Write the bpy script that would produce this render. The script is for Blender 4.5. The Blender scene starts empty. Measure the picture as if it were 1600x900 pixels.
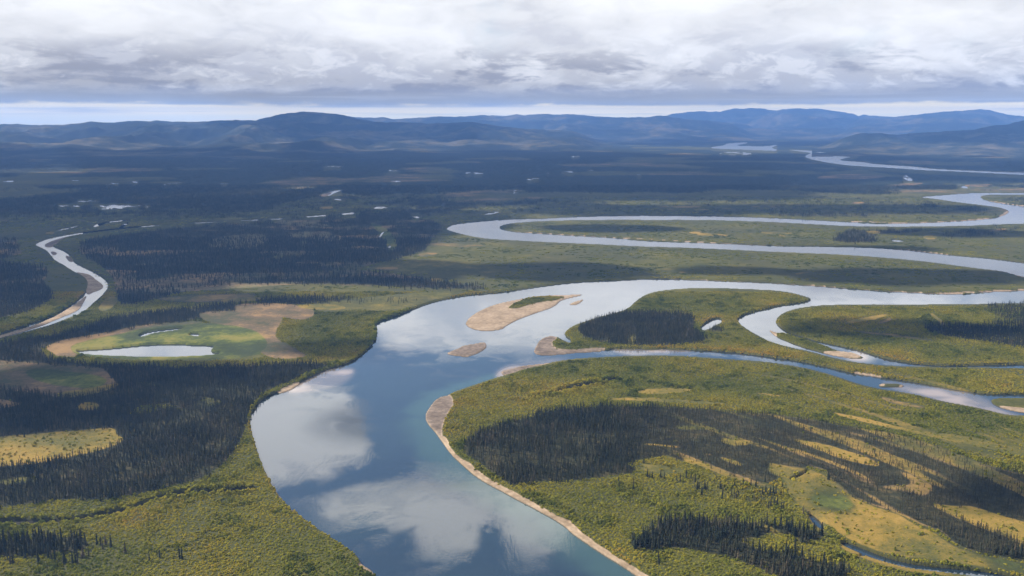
import bpy, math, random
import numpy as np

random.seed(7)
rng = np.random.default_rng(7)
R = math.radians
scene = bpy.context.scene
col = scene.collection

# ------------------------------------------------------------------ camera
HC = 300.0                       # flying height above the river
F = 1386.0                       # focal length in picture units (1600 wide)
PITCH = math.atan((450 - 190) / F)
cam_d = bpy.data.cameras.new('camera')
cam = bpy.data.objects.new('camera', cam_d)
col.objects.link(cam)
cam_d.sensor_width = 36.0
cam_d.lens = 36.0 * F / 1600.0
cam_d.clip_start = 1.0
cam_d.clip_end = 400000.0
cam.location = (0, 0, HC)
cam.rotation_euler = (R(90) - PITCH, 0, 0)
scene.camera = cam

SP, CP = math.sin(PITCH), math.cos(PITCH)

# ------------------------------------------------------------------ world, sun, exposure
SUN_AZ, SUN_EL = -66.0, 36.0      # degrees, azimuth from straight ahead, negative is left
SKY_STRENGTH = 0.072
scene.view_settings.view_transform = 'Standard'
scene.view_settings.look = 'None'
scene.view_settings.exposure = 1.1
scene.view_settings.gamma = 1.0
scene.view_settings.use_curve_mapping = False
sd = bpy.data.lights.new('sun', 'SUN')
sd.energy = 5.0
sd.angle = R(0.6)
sd.color = (1.0, 0.93, 0.82)
so = bpy.data.objects.new('sun', sd)
col.objects.link(so)
so.rotation_euler = (R(90 - SUN_EL), 0, R(180) - R(SUN_AZ) + R(0))
SUNV = np.array([math.sin(R(SUN_AZ)) * math.cos(R(SUN_EL)), math.cos(R(SUN_AZ)) * math.cos(R(SUN_EL)), math.sin(R(SUN_EL))])
from mathutils import Vector
so.rotation_euler = Vector(SUNV).to_track_quat('Z', 'Y').to_euler()

scene.cycles.use_denoising = True
scene.cycles.max_bounces = 6
scene.cycles.diffuse_bounces = 2
scene.cycles.glossy_bounces = 2
scene.cycles.transmission_bounces = 2
scene.cycles.volume_bounces = 0
scene.cycles.transparent_max_bounces = 24
scene.cycles.caustics_reflective = False
scene.cycles.caustics_refractive = False
scene.cycles.sample_clamp_indirect = 4.0


class NT:
    """small helper around a node tree"""
    def __init__(self, tree):
        self.t = tree

    def n(self, kind, **kw):
        nd = self.t.nodes.new(kind)
        for k, v in kw.items():
            setattr(nd, k, v)
        return nd

    def put(self, sock, v):
        if hasattr(v, 'is_linked') or hasattr(v, 'links'):
            self.t.links.new(v, sock)
        else:
            sock.default_value = v

    def math(self, op, a, b=None, c=None, clamp=False):
        nd = self.n('ShaderNodeMath', operation=op)
        nd.use_clamp = clamp
        for i, v in enumerate((a, b, c)):
            if v is not None:
                self.put(nd.inputs[i], v)
        return nd.outputs[0]

    def smooth(self, x, a, b, lo=0.0, hi=1.0):
        nd = self.n('ShaderNodeMapRange', interpolation_type='SMOOTHSTEP')
        self.put(nd.inputs['Value'], x)
        nd.inputs['From Min'].default_value = a
        nd.inputs['From Max'].default_value = b
        nd.inputs['To Min'].default_value = lo
        nd.inputs['To Max'].default_value = hi
        return nd.outputs[0]

    def mix(self, f, a, b, blend='MIX'):
        nd = self.n('ShaderNodeMix', data_type='RGBA', blend_type=blend)
        nd.clamp_factor = True
        self.put(nd.inputs[0], f)
        for s, v in ((6, a), (7, b)):
            if isinstance(v, tuple):
                v = (v[0], v[1], v[2], 1.0)
            self.put(nd.inputs[s], v)
        return nd.outputs[2]

    def comb(self, x, y, z=0.0):
        nd = self.n('ShaderNodeCombineXYZ')
        for i, v in enumerate((x, y, z)):
            self.put(nd.inputs[i], v)
        return nd.outputs[0]

    def noise(self, vec, scale, detail=3.0, rough=0.55, dist=0.0):
        nd = self.n('ShaderNodeTexNoise')
        if vec is not None:
            self.put(nd.inputs['Vector'], vec)
        nd.inputs['Scale'].default_value = scale
        nd.inputs['Detail'].default_value = detail
        nd.inputs['Roughness'].default_value = rough
        nd.inputs['Distortion'].default_value = dist
        return nd.outputs[0]

    def ramp(self, f, stops):
        nd = self.n('ShaderNodeValToRGB')
        self.put(nd.inputs[0], f)
        el = nd.color_ramp.elements
        while len(el) < len(stops):
            el.new(0.5)
        for e, (p, c) in zip(el, stops):
            e.position = p
            e.color = (c[0], c[1], c[2], 1.0)
        return nd.outputs[0]


world = bpy.data.worlds.new('World')
scene.world = world
world.use_nodes = True
wt = world.node_tree
wt.nodes.clear()
W = NT(wt)
sky = W.n('ShaderNodeTexSky', sky_type='NISHITA')
sky.sun_disc = False
sky.sun_elevation = R(SUN_EL)
sky.sun_rotation = R(SUN_AZ)
sky.altitude = 300
sky.air_density = 1.0
sky.dust_density = 0.6
sky.ozone_density = 1.5
geo = W.n('ShaderNodeTexCoord').outputs['Generated']
sep = W.n('ShaderNodeSeparateXYZ')
W.put(sep.inputs[0], geo)
dx, dy, dz = sep.outputs
DEG = 57.29578
el = W.math('MULTIPLY', W.math('ARCSINE', dz), DEG)
az = W.math('MULTIPLY', W.math('ARCTAN2', dx, dy), DEG)
# cloud forms: az/el space for the near bank of cloud, stretched sideways towards the horizon
vA = W.comb(W.math('MULTIPLY', az, 0.085), W.math('MULTIPLY', el, 0.20), 3.7)
nA = W.noise(vA, 1.0, 6.0, 0.50, 0.25)
vB = W.comb(W.math('MULTIPLY', az, 0.34), W.math('MULTIPLY', el, 0.85), 9.1)
nB = W.noise(vB, 1.0, 6.0, 0.55, 0.5)
vC = W.comb(W.math('MULTIPLY', az, 0.05), W.math('MULTIPLY', el, 1.9), 1.2)
nC = W.noise(vC, 1.0, 4.0, 0.5, 0.1)
# deck of cloud seen in rows of height above the skyline
warp = W.math('ADD', W.math('MULTIPLY', W.math('SUBTRACT', nB, 0.5), 1.7), W.math('MULTIPLY', W.math('SUBTRACT', nA, 0.5), 1.6))
wamp = W.smooth(el, 1.2, 3.0)
elw = W.math('ADD', el, W.math('MULTIPLY', warp, wamp))
elw = W.math('ADD', elw, W.math('MULTIPLY', W.math('SUBTRACT', nC, 0.5), 0.5))
nH = W.noise(W.comb(W.math('MULTIPLY', az, .22), W.math('MULTIPLY', el, .8), 31.0), 1.0, 5.0, .6, .2)
elw = W.math('ADD', elw, W.math('MULTIPLY', W.math('MULTIPLY', W.math('SUBTRACT', nH, .5), 1.1), W.math('MULTIPLY', W.smooth(el, .75, 1.25), W.smooth(el, 2.6, 1.6))))
deck = W.ramp(W.math('DIVIDE', elw, 16.0, clamp=True), [
    (0.000, (1.65, 1.52, 1.0)), (0.020, (1.8, 1.60, .95)), (0.032, (2.1, 1.72, .85)), (0.058, (1.65, 1.38, .74)),
    (0.068, (0.54, 0.51, 0.44)), (0.098, (0.43, 0.41, 0.37)), (0.125, (0.55, 0.53, 0.50)), (0.170, (0.57, 0.555, 0.54)),
    (0.230, (0.69, 0.68, 0.67)), (0.330, (0.78, 0.77, 0.755)), (0.500, (0.82, 0.81, 0.785)), (0.80, (0.82, 0.81, 0.79)), (1.0, (0.80, 0.80, 0.80))])
nG = W.noise(W.comb(W.math('MULTIPLY', az, .07), W.math('MULTIPLY', el, 3.6), 44.0), 1.0, 5.0, .55, .2)
thinbar = W.math('MULTIPLY', W.smooth(nG, .50, .64), W.math('MULTIPLY', W.smooth(el, .30, .55), W.smooth(el, 1.9, 1.5)))
deck = W.mix(W.math('MULTIPLY', thinbar, .55), deck, (.62, .62, .62))
# lit heads and grey bottoms inside the deck
lit = W.smooth(W.math('ADD', nA, W.math('MULTIPLY', W.math('SUBTRACT', nB, 0.5), 0.40)), 0.47, 0.68)
lit = W.math('MULTIPLY', lit, W.smooth(elw, 1.3, 2.6))
deck = W.mix(W.math('MULTIPLY', lit, 0.75), deck, (0.97, 0.96, 0.94))
drk = W.smooth(W.math('ADD', nA, W.math('MULTIPLY', W.math('SUBTRACT', nB, 0.5), 0.5)), 0.50, 0.34)
drk = W.math('MULTIPLY', drk, W.smooth(elw, 1.2, 2.2))
deck = W.mix(W.math('MULTIPLY', drk, 0.55), deck, (0.55, 0.545, 0.565))
# flat dark bottoms of the nearer clouds, ragged below and bright between
vE = W.comb(W.math('MULTIPLY', az, 0.16), W.math('MULTIPLY', el, 0.62), 21.3)
nE = W.noise(vE, 1.0, 8.0, 0.6, 0.35)
vF = W.comb(W.math('MULTIPLY', az, 0.55), W.math('MULTIPLY', el, 1.25), 2.9)
nF = W.noise(vF, 1.0, 6.0, 0.6, 0.6)
belt = W.math('MULTIPLY', W.smooth(el, 1.45, 2.0), W.smooth(el, 5.2, 3.0))
base = W.math('MULTIPLY', belt, W.smooth(W.math('ADD', nE, W.math('MULTIPLY', W.math('SUBTRACT', nF, .5), .35)), .47, .60))
deck = W.mix(W.math('MULTIPLY', base, .95), deck, (.35, .34, .35))
puff = W.math('MULTIPLY', W.smooth(el, 1.5, 2.3), W.math('MULTIPLY', W.smooth(el, 6.5, 3.5), W.smooth(W.math('ADD', nF, W.math('MULTIPLY', W.math('SUBTRACT', nE, .5), -.8)), .52, .70)))
deck = W.mix(W.math('MULTIPLY', puff, .5), deck, (.98, .97, .95))
# higher up the deck breaks into separate clouds with blue between
vD = W.comb(W.math('MULTIPLY', az, 0.10), W.math('MULTIPLY', el, 0.11), 5.5)
nD = W.noise(vD, 1.0, 6.0, 0.55, 0.4)


def blob(a0, e0, ra, re, k=1.0):
    x = W.math('DIVIDE', W.math('SUBTRACT', az, a0), ra)
    y = W.math('DIVIDE', W.math('SUBTRACT', el, e0), re)
    d2 = W.math('ADD', W.math('MULTIPLY', x, x), W.math('MULTIPLY', y, y))
    return W.math('MULTIPLY', W.math('SUBTRACT', 1.0, W.math('SQRT', d2)), k)


def vmax(*a):
    r = a[0]
    for b in a[1:]:
        r = W.math('MAXIMUM', r, b)
    return r


blobs = vmax(blob(-14.6, 19.4, 6.0, 3.3, 1.2), blob(-5.0, 24.1, 9.5, 1.7), blob(-4.6, 25.4, 2.6, 2.2, .8), blob(1.5, 25.2, 2.8, 2.4, .8), blob(-2.0, 10.5, 14.0, 4.4, 1.4),
             blob(-22.0, 14.5, 10, 4.5, 1.4), blob(16.0, 11.5, 16, 3.6, .7), blob(-45, 25, 22, 9), blob(40, 30, 18, 9), blob(-20, 45, 25, 9), blob(25, 60, 40, 12), blob(180, 40, 120, 20), blob(-4.0, 8.0, 34, 4.0))
cov_hi = W.math('ADD', blobs, W.math('MULTIPLY', W.math('SUBTRACT', nD, 0.5), 0.8))
cov_hi = W.math('SUBTRACT', cov_hi, W.math('MAXIMUM', 0.0, blob(-4.8, 18.8, 6.0, 4.6, .8)))
cov_hi = W.math('ADD', cov_hi, W.math('MULTIPLY', W.math('SUBTRACT', nB, 0.5), 0.7))
cov_hi = W.smooth(cov_hi, -0.02, 0.26)
hi_dark = vmax(blob(-9.8, 18.9, 4.6, 1.7, .9), blob(-3.5, 23.0, 7, .8, .4), W.math('MULTIPLY', W.math('SUBTRACT', .42, nD), 2.2))
hi_dark = W.smooth(W.math('ADD', hi_dark, W.math('MULTIPLY', W.math('SUBTRACT', nA, .5), 1.2)), -.15, .85)
hi_col = W.mix(hi_dark, (1.75, 1.72, 1.66), (0.55, 0.55, 0.56))
use_hi = W.smooth(W.math('ADD', el, W.math('MULTIPLY', W.math('SUBTRACT', nA, 0.5), 6.0)), 8.0, 12.0)
cloud_col = W.mix(use_hi, deck, hi_col)
cloud_fac = W.math('ADD', W.math('MULTIPLY', use_hi, cov_hi), W.math('SUBTRACT', 1.0, use_hi), clamp=True)
# thin blue gaps in the deck
gap = W.math('MULTIPLY', W.smooth(nD, 0.56, 0.70), W.smooth(el, 3.0, 5.5))
cloud_fac = W.math('MULTIPLY', cloud_fac, W.math('SUBTRACT', 1.0, W.math('MULTIPLY', gap, 0.45)))
bgs = W.n('ShaderNodeBackground')
W.put(bgs.inputs[0], sky.outputs[0])
bgs.inputs[1].default_value = SKY_STRENGTH
bgc = W.n('ShaderNodeBackground')
W.put(bgc.inputs[0], cloud_col)
bgc.inputs[1].default_value = 0.56
mx = W.n('ShaderNodeMixShader')
W.put(mx.inputs[0], cloud_fac)
W.put(mx.inputs[1], bgs.outputs[0])
W.put(mx.inputs[2], bgc.outputs[0])
wo = W.n('ShaderNodeOutputWorld')
W.put(wo.inputs[0], mx.outputs[0])
world.cycles.sampling_method = 'MANUAL'
world.cycles.sample_map_resolution = 512


# ------------------------------------------------------------------ survey: picture bearings to places on the ground plane
def survey(px, py):
    X = (np.asarray(px, float) - 800) / F
    Y = (450 - np.asarray(py, float)) / F
    s = HC / (SP - Y * CP)
    return s * X, s * (CP + Y * SP)


def bearing(x, y):
    """inverse of survey for points on the ground"""
    s = y * CP + HC * SP
    Yc = y * SP - HC * CP
    return 800 + F * x / s, 450 - F * Yc / s


def tag(o, label=None, cat=None, group=None, kind=None):
    if label: o['label'] = label
    if cat: o['category'] = cat
    if group: o['group'] = group
    if kind: o['kind'] = kind
    return o


def vnoise(x, y, seed=0):
    xi = np.floor(x).astype(np.int64); yi = np.floor(y).astype(np.int64)
    fx = x - xi; fy = y - yi
    fx = fx * fx * (3 - 2 * fx); fy = fy * fy * (3 - 2 * fy)

    def h(a, b):
        n = (a * 374761393 + b * 668265263 + seed * 974634777) & 0xFFFFFFFF
        n = ((n ^ (n >> 13)) * 1274126177) & 0xFFFFFFFF
        n = n ^ (n >> 16)
        return (n & 0xFFFF) / 65535.0
    a = h(xi, yi); b = h(xi + 1, yi); c = h(xi, yi + 1); d = h(xi + 1, yi + 1)
    return (a * (1 - fx) + b * fx) * (1 - fy) + (c * (1 - fx) + d * fx) * fy


def fbm(x, y, octaves=4, seed=0, gain=0.5):
    t = np.zeros(np.shape(x)); amp = 1.0; tot = 0
    for o in range(octaves):
        t += amp * vnoise(x * 2 ** o + 17.3 * o, y * 2 ** o - 9.1 * o, seed + o)
        tot += amp; amp *= gain
    return t / tot


def ss(x, a, b):
    t = np.clip((x - a) / (b - a), 0, 1)
    return t * t * (3 - 2 * t)


# ------------------------------------------------------------------ outlines of waters and land cover
main_river = [
 (592,908),(580,892),(565,884),(560,875),(540,857),(512,840),(482,820),(460,802),(442,782),(427,765),(420,750),(410,730),(404,712),(398,694),(391,668),(391,650),(399,634),(415,621),(430,614),(450,609),(467,599),(490,586),(515,576),(540,570),(560,559),(574,547),(584,535),(590,524),(587,515),(586,509),(593,503),(607,498),(630,490),(645,484),(670,474),(705,466),(735,461),(770,459),(800,455),(837,449),(875,444),(920,440),(960,439),(1007,436),(1050,436),(1100,438),(1150,440),(1200,442),(1275,447),(1325,451),(1375,455),(1425,457),(1475,460),(1512,460),(1537,457),(1600,454),(1720,452),
 (1720,476),(1600,475),(1525,476),(1450,477),(1375,477),(1300,477),(1262,480),(1237,485),(1220,492),(1212,500),(1214,508),(1230,520),(1250,526),(1275,533),(1300,539),(1325,544),(1342,548),(1357,553),(1380,560),(1407,566),(1450,571),(1487,572),(1550,571),(1600,570),(1720,569),
 (1720,577),(1600,577),(1525,576),(1450,575),(1400,574),(1362,571),(1325,566),(1295,559),(1262,550),(1237,545),(1215,539),(1200,534),(1175,521),(1160,511),(1152,502),(1155,496),(1170,490),(1200,482),(1225,477),(1250,474),(1267,470),(1267,467),(1250,462),(1232,457),(1200,454),(1150,452),(1100,451),(1062,452),(1025,456),(1007,462),(992,472),(985,480),(972,487),(955,492),(935,497),(907,506),(892,512),(882,520),(884,526),(893,531),(891,538),(880,533),(866,525),(850,527),(840,537),(832,552),(850,556),(875,554),(905,551),(935,550),(955,545),(1000,546),(1050,546),(1100,548),(1150,551),(1200,558),(1250,565),(1282,572),(1312,579),(1340,585),(1375,590),(1425,597),(1462,604),(1500,611),(1545,617),(1600,617),(1720,617),
 (1720,655),(1600,652),(1575,651),(1550,645),(1512,636),(1475,630),(1425,617),(1375,610),(1340,602),(1312,592),(1287,584),(1250,575),(1200,567),(1150,564),(1100,560),(1050,557),(1012,557),(975,558),(937,560),(900,562),(870,566),(850,571),(820,577),(800,585),(762,596),(737,605),(712,613),(700,619),(685,621),(672,635),(663,650),(668,663),(680,675),(690,690),(702,707),(717,722),(737,740),(757,754),(780,766),(800,777),(825,790),(855,806),(882,822),(895,835),(920,852),(950,872),(975,887),(992,899),(1012,912),(1080,960),(1200,1060),(1500,1400),(900,1700),(700,1300),(650,1000)]
loop_river = [
 (697,357),(703,353),(712,350),(750,346),(800,342),(837,342),(892,339),(975,337),(1050,337),(1125,338),(1200,340),(1275,344),(1325,347),(1375,350),(1425,349),(1500,346),(1550,342),(1572,336),(1578,330),(1565,325),(1537,321),(1500,317),(1462,311),(1432,308),(1475,305),(1507,302),(1550,301),(1600,302),(1720,302),
 (1720,305),(1600,304),(1562,304),(1537,305),(1530,308),(1540,313),(1562,318),(1600,323),(1720,336),(1720,345),(1600,350),(1562,351),(1525,353),(1475,354),(1400,355),(1325,354),(1275,351),(1200,347),(1100,344),(1000,344),(925,344),(875,345),(825,347),(793,350),(780,354),(782,358),(800,362),(825,364),(875,367),(950,371),(1000,376),(1075,379),(1150,381),(1200,384),(1275,385),(1350,386),(1412,390),(1450,395),(1500,400),(1550,404),(1600,411),(1720,424),
 (1720,452),(1640,441),(1600,433),(1570,425),(1525,420),(1487,415),(1450,410),(1400,405),(1350,401),(1300,398),(1250,396),(1200,394),(1125,390),(1050,387),(1000,386),(925,382),(850,379),(800,376),(762,374),(737,370),(712,364),(699,360)]
left_river = [
 (215,353),(135,362),(110,366),(82,371),(65,376),(54,382),(60,386),(72,391),(82,402),(86,408),(100,415),(115,425),(130,432),(139,442),(137,455),(125,467),(110,477),(87,492),(50,506),(0,522),(-120,556),(-120,572),(0,529),(25,524),(57,515),(82,508),(107,498),(130,489),(142,478),(160,462),(171,448),(166,438),(155,430),(135,420),(115,410),(110,400),(100,392),(82,385),(80,380),(90,374),(110,369),(135,365),(215,355)]
left_creek = [(135,365),(215,355.5),(300,349.6),(400,344.8),(450,342.6),(500,338.6),(560,334.8),(587,328),(607,325.4),(606,323.6),(590,321.5),(580,327),(556,331.5),(500,336.2),(450,340.4),(400,342.8),(300,347.8),(215,353.3),(135,362)]
upper_creek = [(497,306),(508,301),(527,296.5),(538,297),(522,302),(512,308)]
far_river_bend = [(1110,230),(1132,227),(1135,224.2),(1152,223),(1170,222),(1165,224.5),(1145,228),(1200,228.6),(1206,227),(1217,226),(1210,229),(1205,231),(1215,234),(1212,236),(1200,235.5),(1150,233.5),(1112,232.3)]
far_river = [(1227,233.6),(1262,235),(1300,237.6),(1331,240),(1345,243),(1320,247),(1308,251),(1350,253),(1362,256),(1400,258.6),(1425,260),(1455,263.6),(1480,265),(1500,266),(1562,268.6),(1720,274),(1720,277),(1600,273.5),(1562,271.5),(1495,268),(1440,266),(1400,263),(1362,261),(1325,258.6),(1287,253.5),(1257,246.5),(1259,242),(1270,239),(1240,235.4)]
lake = [(119,551),(120,548.5),(145,547),(175,545),(212,541),(235,539),(282,538.5),(310,540),(335,541),(333,545),(328,549),(335,552),(350,553),(325,557),(275,559),(220,559),(162,557),(132,555)]
pond_outlines = [
 [(216,526),(223,522),(232,519),(260,516),(291,513.5),(275,518),(240,521),(226,526)],
 [(293,524),(303,521.5),(312,522.5),(310,526.5),(302,526)],
 [(1095,512),(1103,506),(1112,501.5),(1120,500),(1127,500),(1128,505),(1117,509),(1110,513),(1098,516)],
 [(1392,375),(1400,374.5),(1415,376),(1408,378.5),(1396,378)],
 [(85,359.5),(110,355.5),(127,351.5),(120,355),(95,360)],
 [(145,354),(149,351),(155,349.5),(167,349),(160,352),(148,355)],
 [(159,347.6),(180,345.2),(200,343.3),(199,346),(175,347.4),(160,349)],
 [(185,356),(192,350.5),(202,347.5),(198,352),(190,356)],
 [(119,313.6),(140,313),(166,314),(150,315.6),(125,315.4)],
 [(136,324),(150,320.8),(180,320.5),(223,321.6),(240,323.4),(210,324.6),(175,326.5),(150,326.2)],
 [(75,321.3),(100,320.6),(136,321),(130,323),(90,323)],
 [(0,283.6),(12,282.2),(25,282.8),(14,285)], [(156,286.8),(172,286),(190,286.9),(172,288.4)],
 [(204,284),(215,283),(227,284),(212,285.2)], [(253,288),(270,286),(293,284.6),(280,287),(262,289.4)],
 [(342,286.6),(350,286),(360,287),(350,288.6)], [(107,281.4),(130,281),(118,282.7)],
 [(499,260.4),(520,259.7),(542,260),(530,261.2),(505,261.9)], [(604,266.3),(615,265),(632,265.8),(615,267.6)],
 [(608,283),(620,281.8),(630,283),(616,284.7)], [(722,270.4),(740,269.3),(762,270.7),(740,272)],
 [(411,282.6),(425,281.7),(431,283),(420,284)], [(642,338),(650,337.5),(658,340),(650,341.3)],
 [(755,334.6),(765,332),(782,331),(776,333.6),(762,335.4)], [(513,309),(525,309.5),(538,311.6),(528,313.2)],
 [(840,271),(850,269.8),(861,270.7),(850,272)], [(872,269.3),(885,267.7),(901,268.8),(885,270.4)],
 [(910,264.6),(925,264),(940,265.2),(925,266.4)], [(819,280.6),(830,278.8),(846,278.4),(838,280.8)],
 [(800,300),(806,296),(812,299),(810,301.8),(803,303)], [(890,244.2),(905,243.3),(906,245),(894,245.6)],
 [(984,273.8),(1000,272.4),(1015,273.2),(1000,275)], [(1122,240),(1135,238),(1155,237.8),(1177,239.8),(1165,242),(1140,241.8)],
 [(1234,288),(1242,287),(1250,288.6),(1240,290)], [(1505,201.6),(1515,199.4),(1526,199.8),(1520,203.4)],
 [(1397,209.4),(1407,207.4),(1417,209),(1408,212)], [(1409,277.4),(1414,274.2),(1419,276),(1428,281),(1420,282.4)],
 [(1492,289.6),(1500,288.8),(1515,292.6),(1508,294.6)],
 [(592,369),(596,364),(602,361),(598,366),(594,371)], [(605,387),(607,384),(611,384),(609,389)],
 [(1122,232+8),(1130,239.6),(1128,241.2)], [(120+1430,206),(1600,204.6),(1600,205.8),(1560,207.2)],
]
slough = [(1261,805),(1267,804),(1277,811),(1288,823),(1288,832),(1278,828),(1268,818)]
slough_long = [(1312,849),(1322,848),(1350,859),(1382,872),(1412,880),(1450,886),(1487,889),(1537,894),(1570,899),(1620,914),(1700,940),(1600,934),(1550,913),(1520,904),(1482,899),(1437,894),(1412,890),(1375,880),(1350,871),(1330,862),(1315,855)]
# islands and bars standing in the waters
sandbar_long = [(727,507),(729,502),(735,495),(750,485),(775,475),(800,470),(825,465),(850,462),(875,461),(895,460.5),(912,460),(908,462),(895,465),(880,468.5),(872,473),(866,480),(845,487),(822,495),(803,503),(790,510),(785,515),(762,518),(742,516),(731,511)]
sandbar_sliver = [(887,477),(898,471),(912,467.4),(910,471),(901,477.5)]
sandbar_small = [(697,553),(704,549),(715,545),(722,541),(730,539),(742,537.5),(755,534.5),(760,537),(761,543),(752,550),(740,555),(730,558.5),(717,557),(705,555)]
islet_green = [(1200,514),(1207,518),(1215,520),(1232,522.5),(1250,528),(1275,535),(1303,546),(1312,549),(1332,551),(1346,557),(1350,560),(1335,561),(1320,559),(1300,556),(1282,551),(1262,546),(1237,537),(1215,528),(1206,521)]
islet_low = [(1371,602.5),(1380,599),(1400,599.6),(1415,603),(1410,605.5),(1392,605),(1376,605)]
islet_right = [(1546,625),(1562,622),(1600,622),(1720,625),(1720,651),(1640,650),(1600,646),(1575,641),(1555,635)]
mudbar = [(782,580),(795,577),(820,571),(845,569),(868,566),(850,572),(820,578),(800,586),(785,588)]

forest_areas = [   # outline, density
 ([(-160,545),(0,539),(40,535),(100,524),(150,510),(175,497),(300,484),(400,475),(400,479),(310,502),(240,511),(160,526),(90,537),(60,550),(70,563),(115,570),(180,575),(300,577),(385,577),(430,573),(470,571),(510,571),(515,576),(490,584),(470,590),(440,604),(418,615),(400,629),(388,650),(384,675),(370,705),(350,730),(320,752),(275,762),(237,772),(220,777),(175,785),(140,785),(110,783),(75,787),(25,795),(0,797),(-160,805)], 1.0),
 ([(-160,850),(0,850),(45,847),(100,842),(140,847),(137,862),(112,867),(75,870),(45,875),(0,876),(-160,885)], 0.9),
 ([(724,700),(737,688),(750,681),(770,671),(800,663),(837,654),(875,645),(925,640),(1000,638),(1075,641),(1125,645),(1200,652),(1150,690),(1060,715),(1012,720),(975,729),(992,734),(992,742),(975,747),(937,750),(900,755),(842,757),(805,762),(790,757),(760,735),(732,717),(725,704)], 1.0),
 ([(1000,645),(1200,651),(1250,658),(1300,667),(1350,675),(1400,684),(1437,695),(1475,706),(1560,740),(1640,752),(1720,770),(1720,905),(1600,882),(1500,862),(1475,835),(1450,827),(1425,817),(1395,802),(1362,792),(1320,775),(1317,765),(1295,752),(1292,737),(1255,733),(1225,742),(1205,760),(1162,756),(1125,747),(1087,731),(1050,720),(1020,710)], 0.95),
 ([(1200,650),(1250,657),(1300,666),(1350,674),(1400,683),(1437,694),(1475,703),(1470,707),(1430,700),(1390,690),(1340,681),(1290,674),(1240,666),(1190,658)], 0.8),
 ([(1317,767),(1362,775),(1400,790),(1440,805),(1480,830),(1450,829),(1425,818),(1395,803),(1362,793),(1322,778)], 0.7),
 ([(1100,742),(1130,745),(1180,760),(1215,775),(1230,800),(1200,800),(1150,785),(1090,772),(1070,755)], 0.16),
 ([(987,852),(1025,828),(1037,820),(1100,817),(1200,824),(1237,832),(1285,834),(1288,845),(1250,856),(1245,840),(1200,838),(1150,845),(1187,868),(1230,868),(1282,886),(1340,894),(1300,915),(1240,920),(1150,878),(1100,868),(1050,858),(1020,866),(990,862)], 0.85),
 ([(1037,820),(1100,817),(1200,824),(1200,842),(1150,848),(1060,840)], 0.95),
 ([(904,511),(935,498),(970,492),(1000,491),(1072,492),(1087,502),(1080,515),(1102,528),(1100,536),(1062,542),(975,542),(925,535),(907,525)], 1.0),
 ([(1096,515),(1115,512),(1132,516),(1128,521),(1105,519)], 0.8),
 ([(1442,515),(1462,510),(1525,511),(1600,517),(1720,525),(1720,556),(1600,547),(1550,537),(1500,532),(1462,525)], 0.75),
 ([(1517,478),(1720,474),(1720,525),(1600,517),(1525,511),(1570,500)], 0.42),
 ([(1302,374),(1325,361),(1375,356),(1447,357),(1432,366),(1380,366),(1360,371),(1375,379),(1307,380)], 0.9),
 ([(1465,371),(1490,366),(1520,357),(1592,353),(1590,361),(1532,371),(1480,373)], 0.6),
 ([(1430,320),(1450,318),(1475,322),(1460,327)], .8), ([(1487,326),(1550,324),(1545,332),(1495,330)], 0.9),
 ([(1200,334),(1275,335),(1375,337),(1375,340),(1275,341),(1200,339)], 0.6),
 ([(122,390),(130,382),(140,377),(215,365),(275,358),(400,347),(500,342),(575,336),(625,332),(650,342),(690,350),(690,360),(675,372),(672,385),(650,400),(575,415),(550,425),(625,432),(675,442),(770,451),(740,454),(650,452),(550,446),(400,445),(300,455),(185,485),(180,445),(175,430),(155,415),(135,402)], 0.95),
 ([(400,470),(470,465),(560,470),(660,470),(655,474),(560,476),(400,480)], 0.8),
 ([(-160,390),(0,375),(40,374),(42,385),(35,397),(0,407),(-160,420)], 0.9),
 ([(-160,420),(0,411),(72,418),(75,432),(62,445),(85,460),(70,480),(0,500),(-160,545)], 0.85),
 ([(-160,571),(0,570),(12,580),(22,592),(5,596),(-160,600)], 0.9),
]
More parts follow.
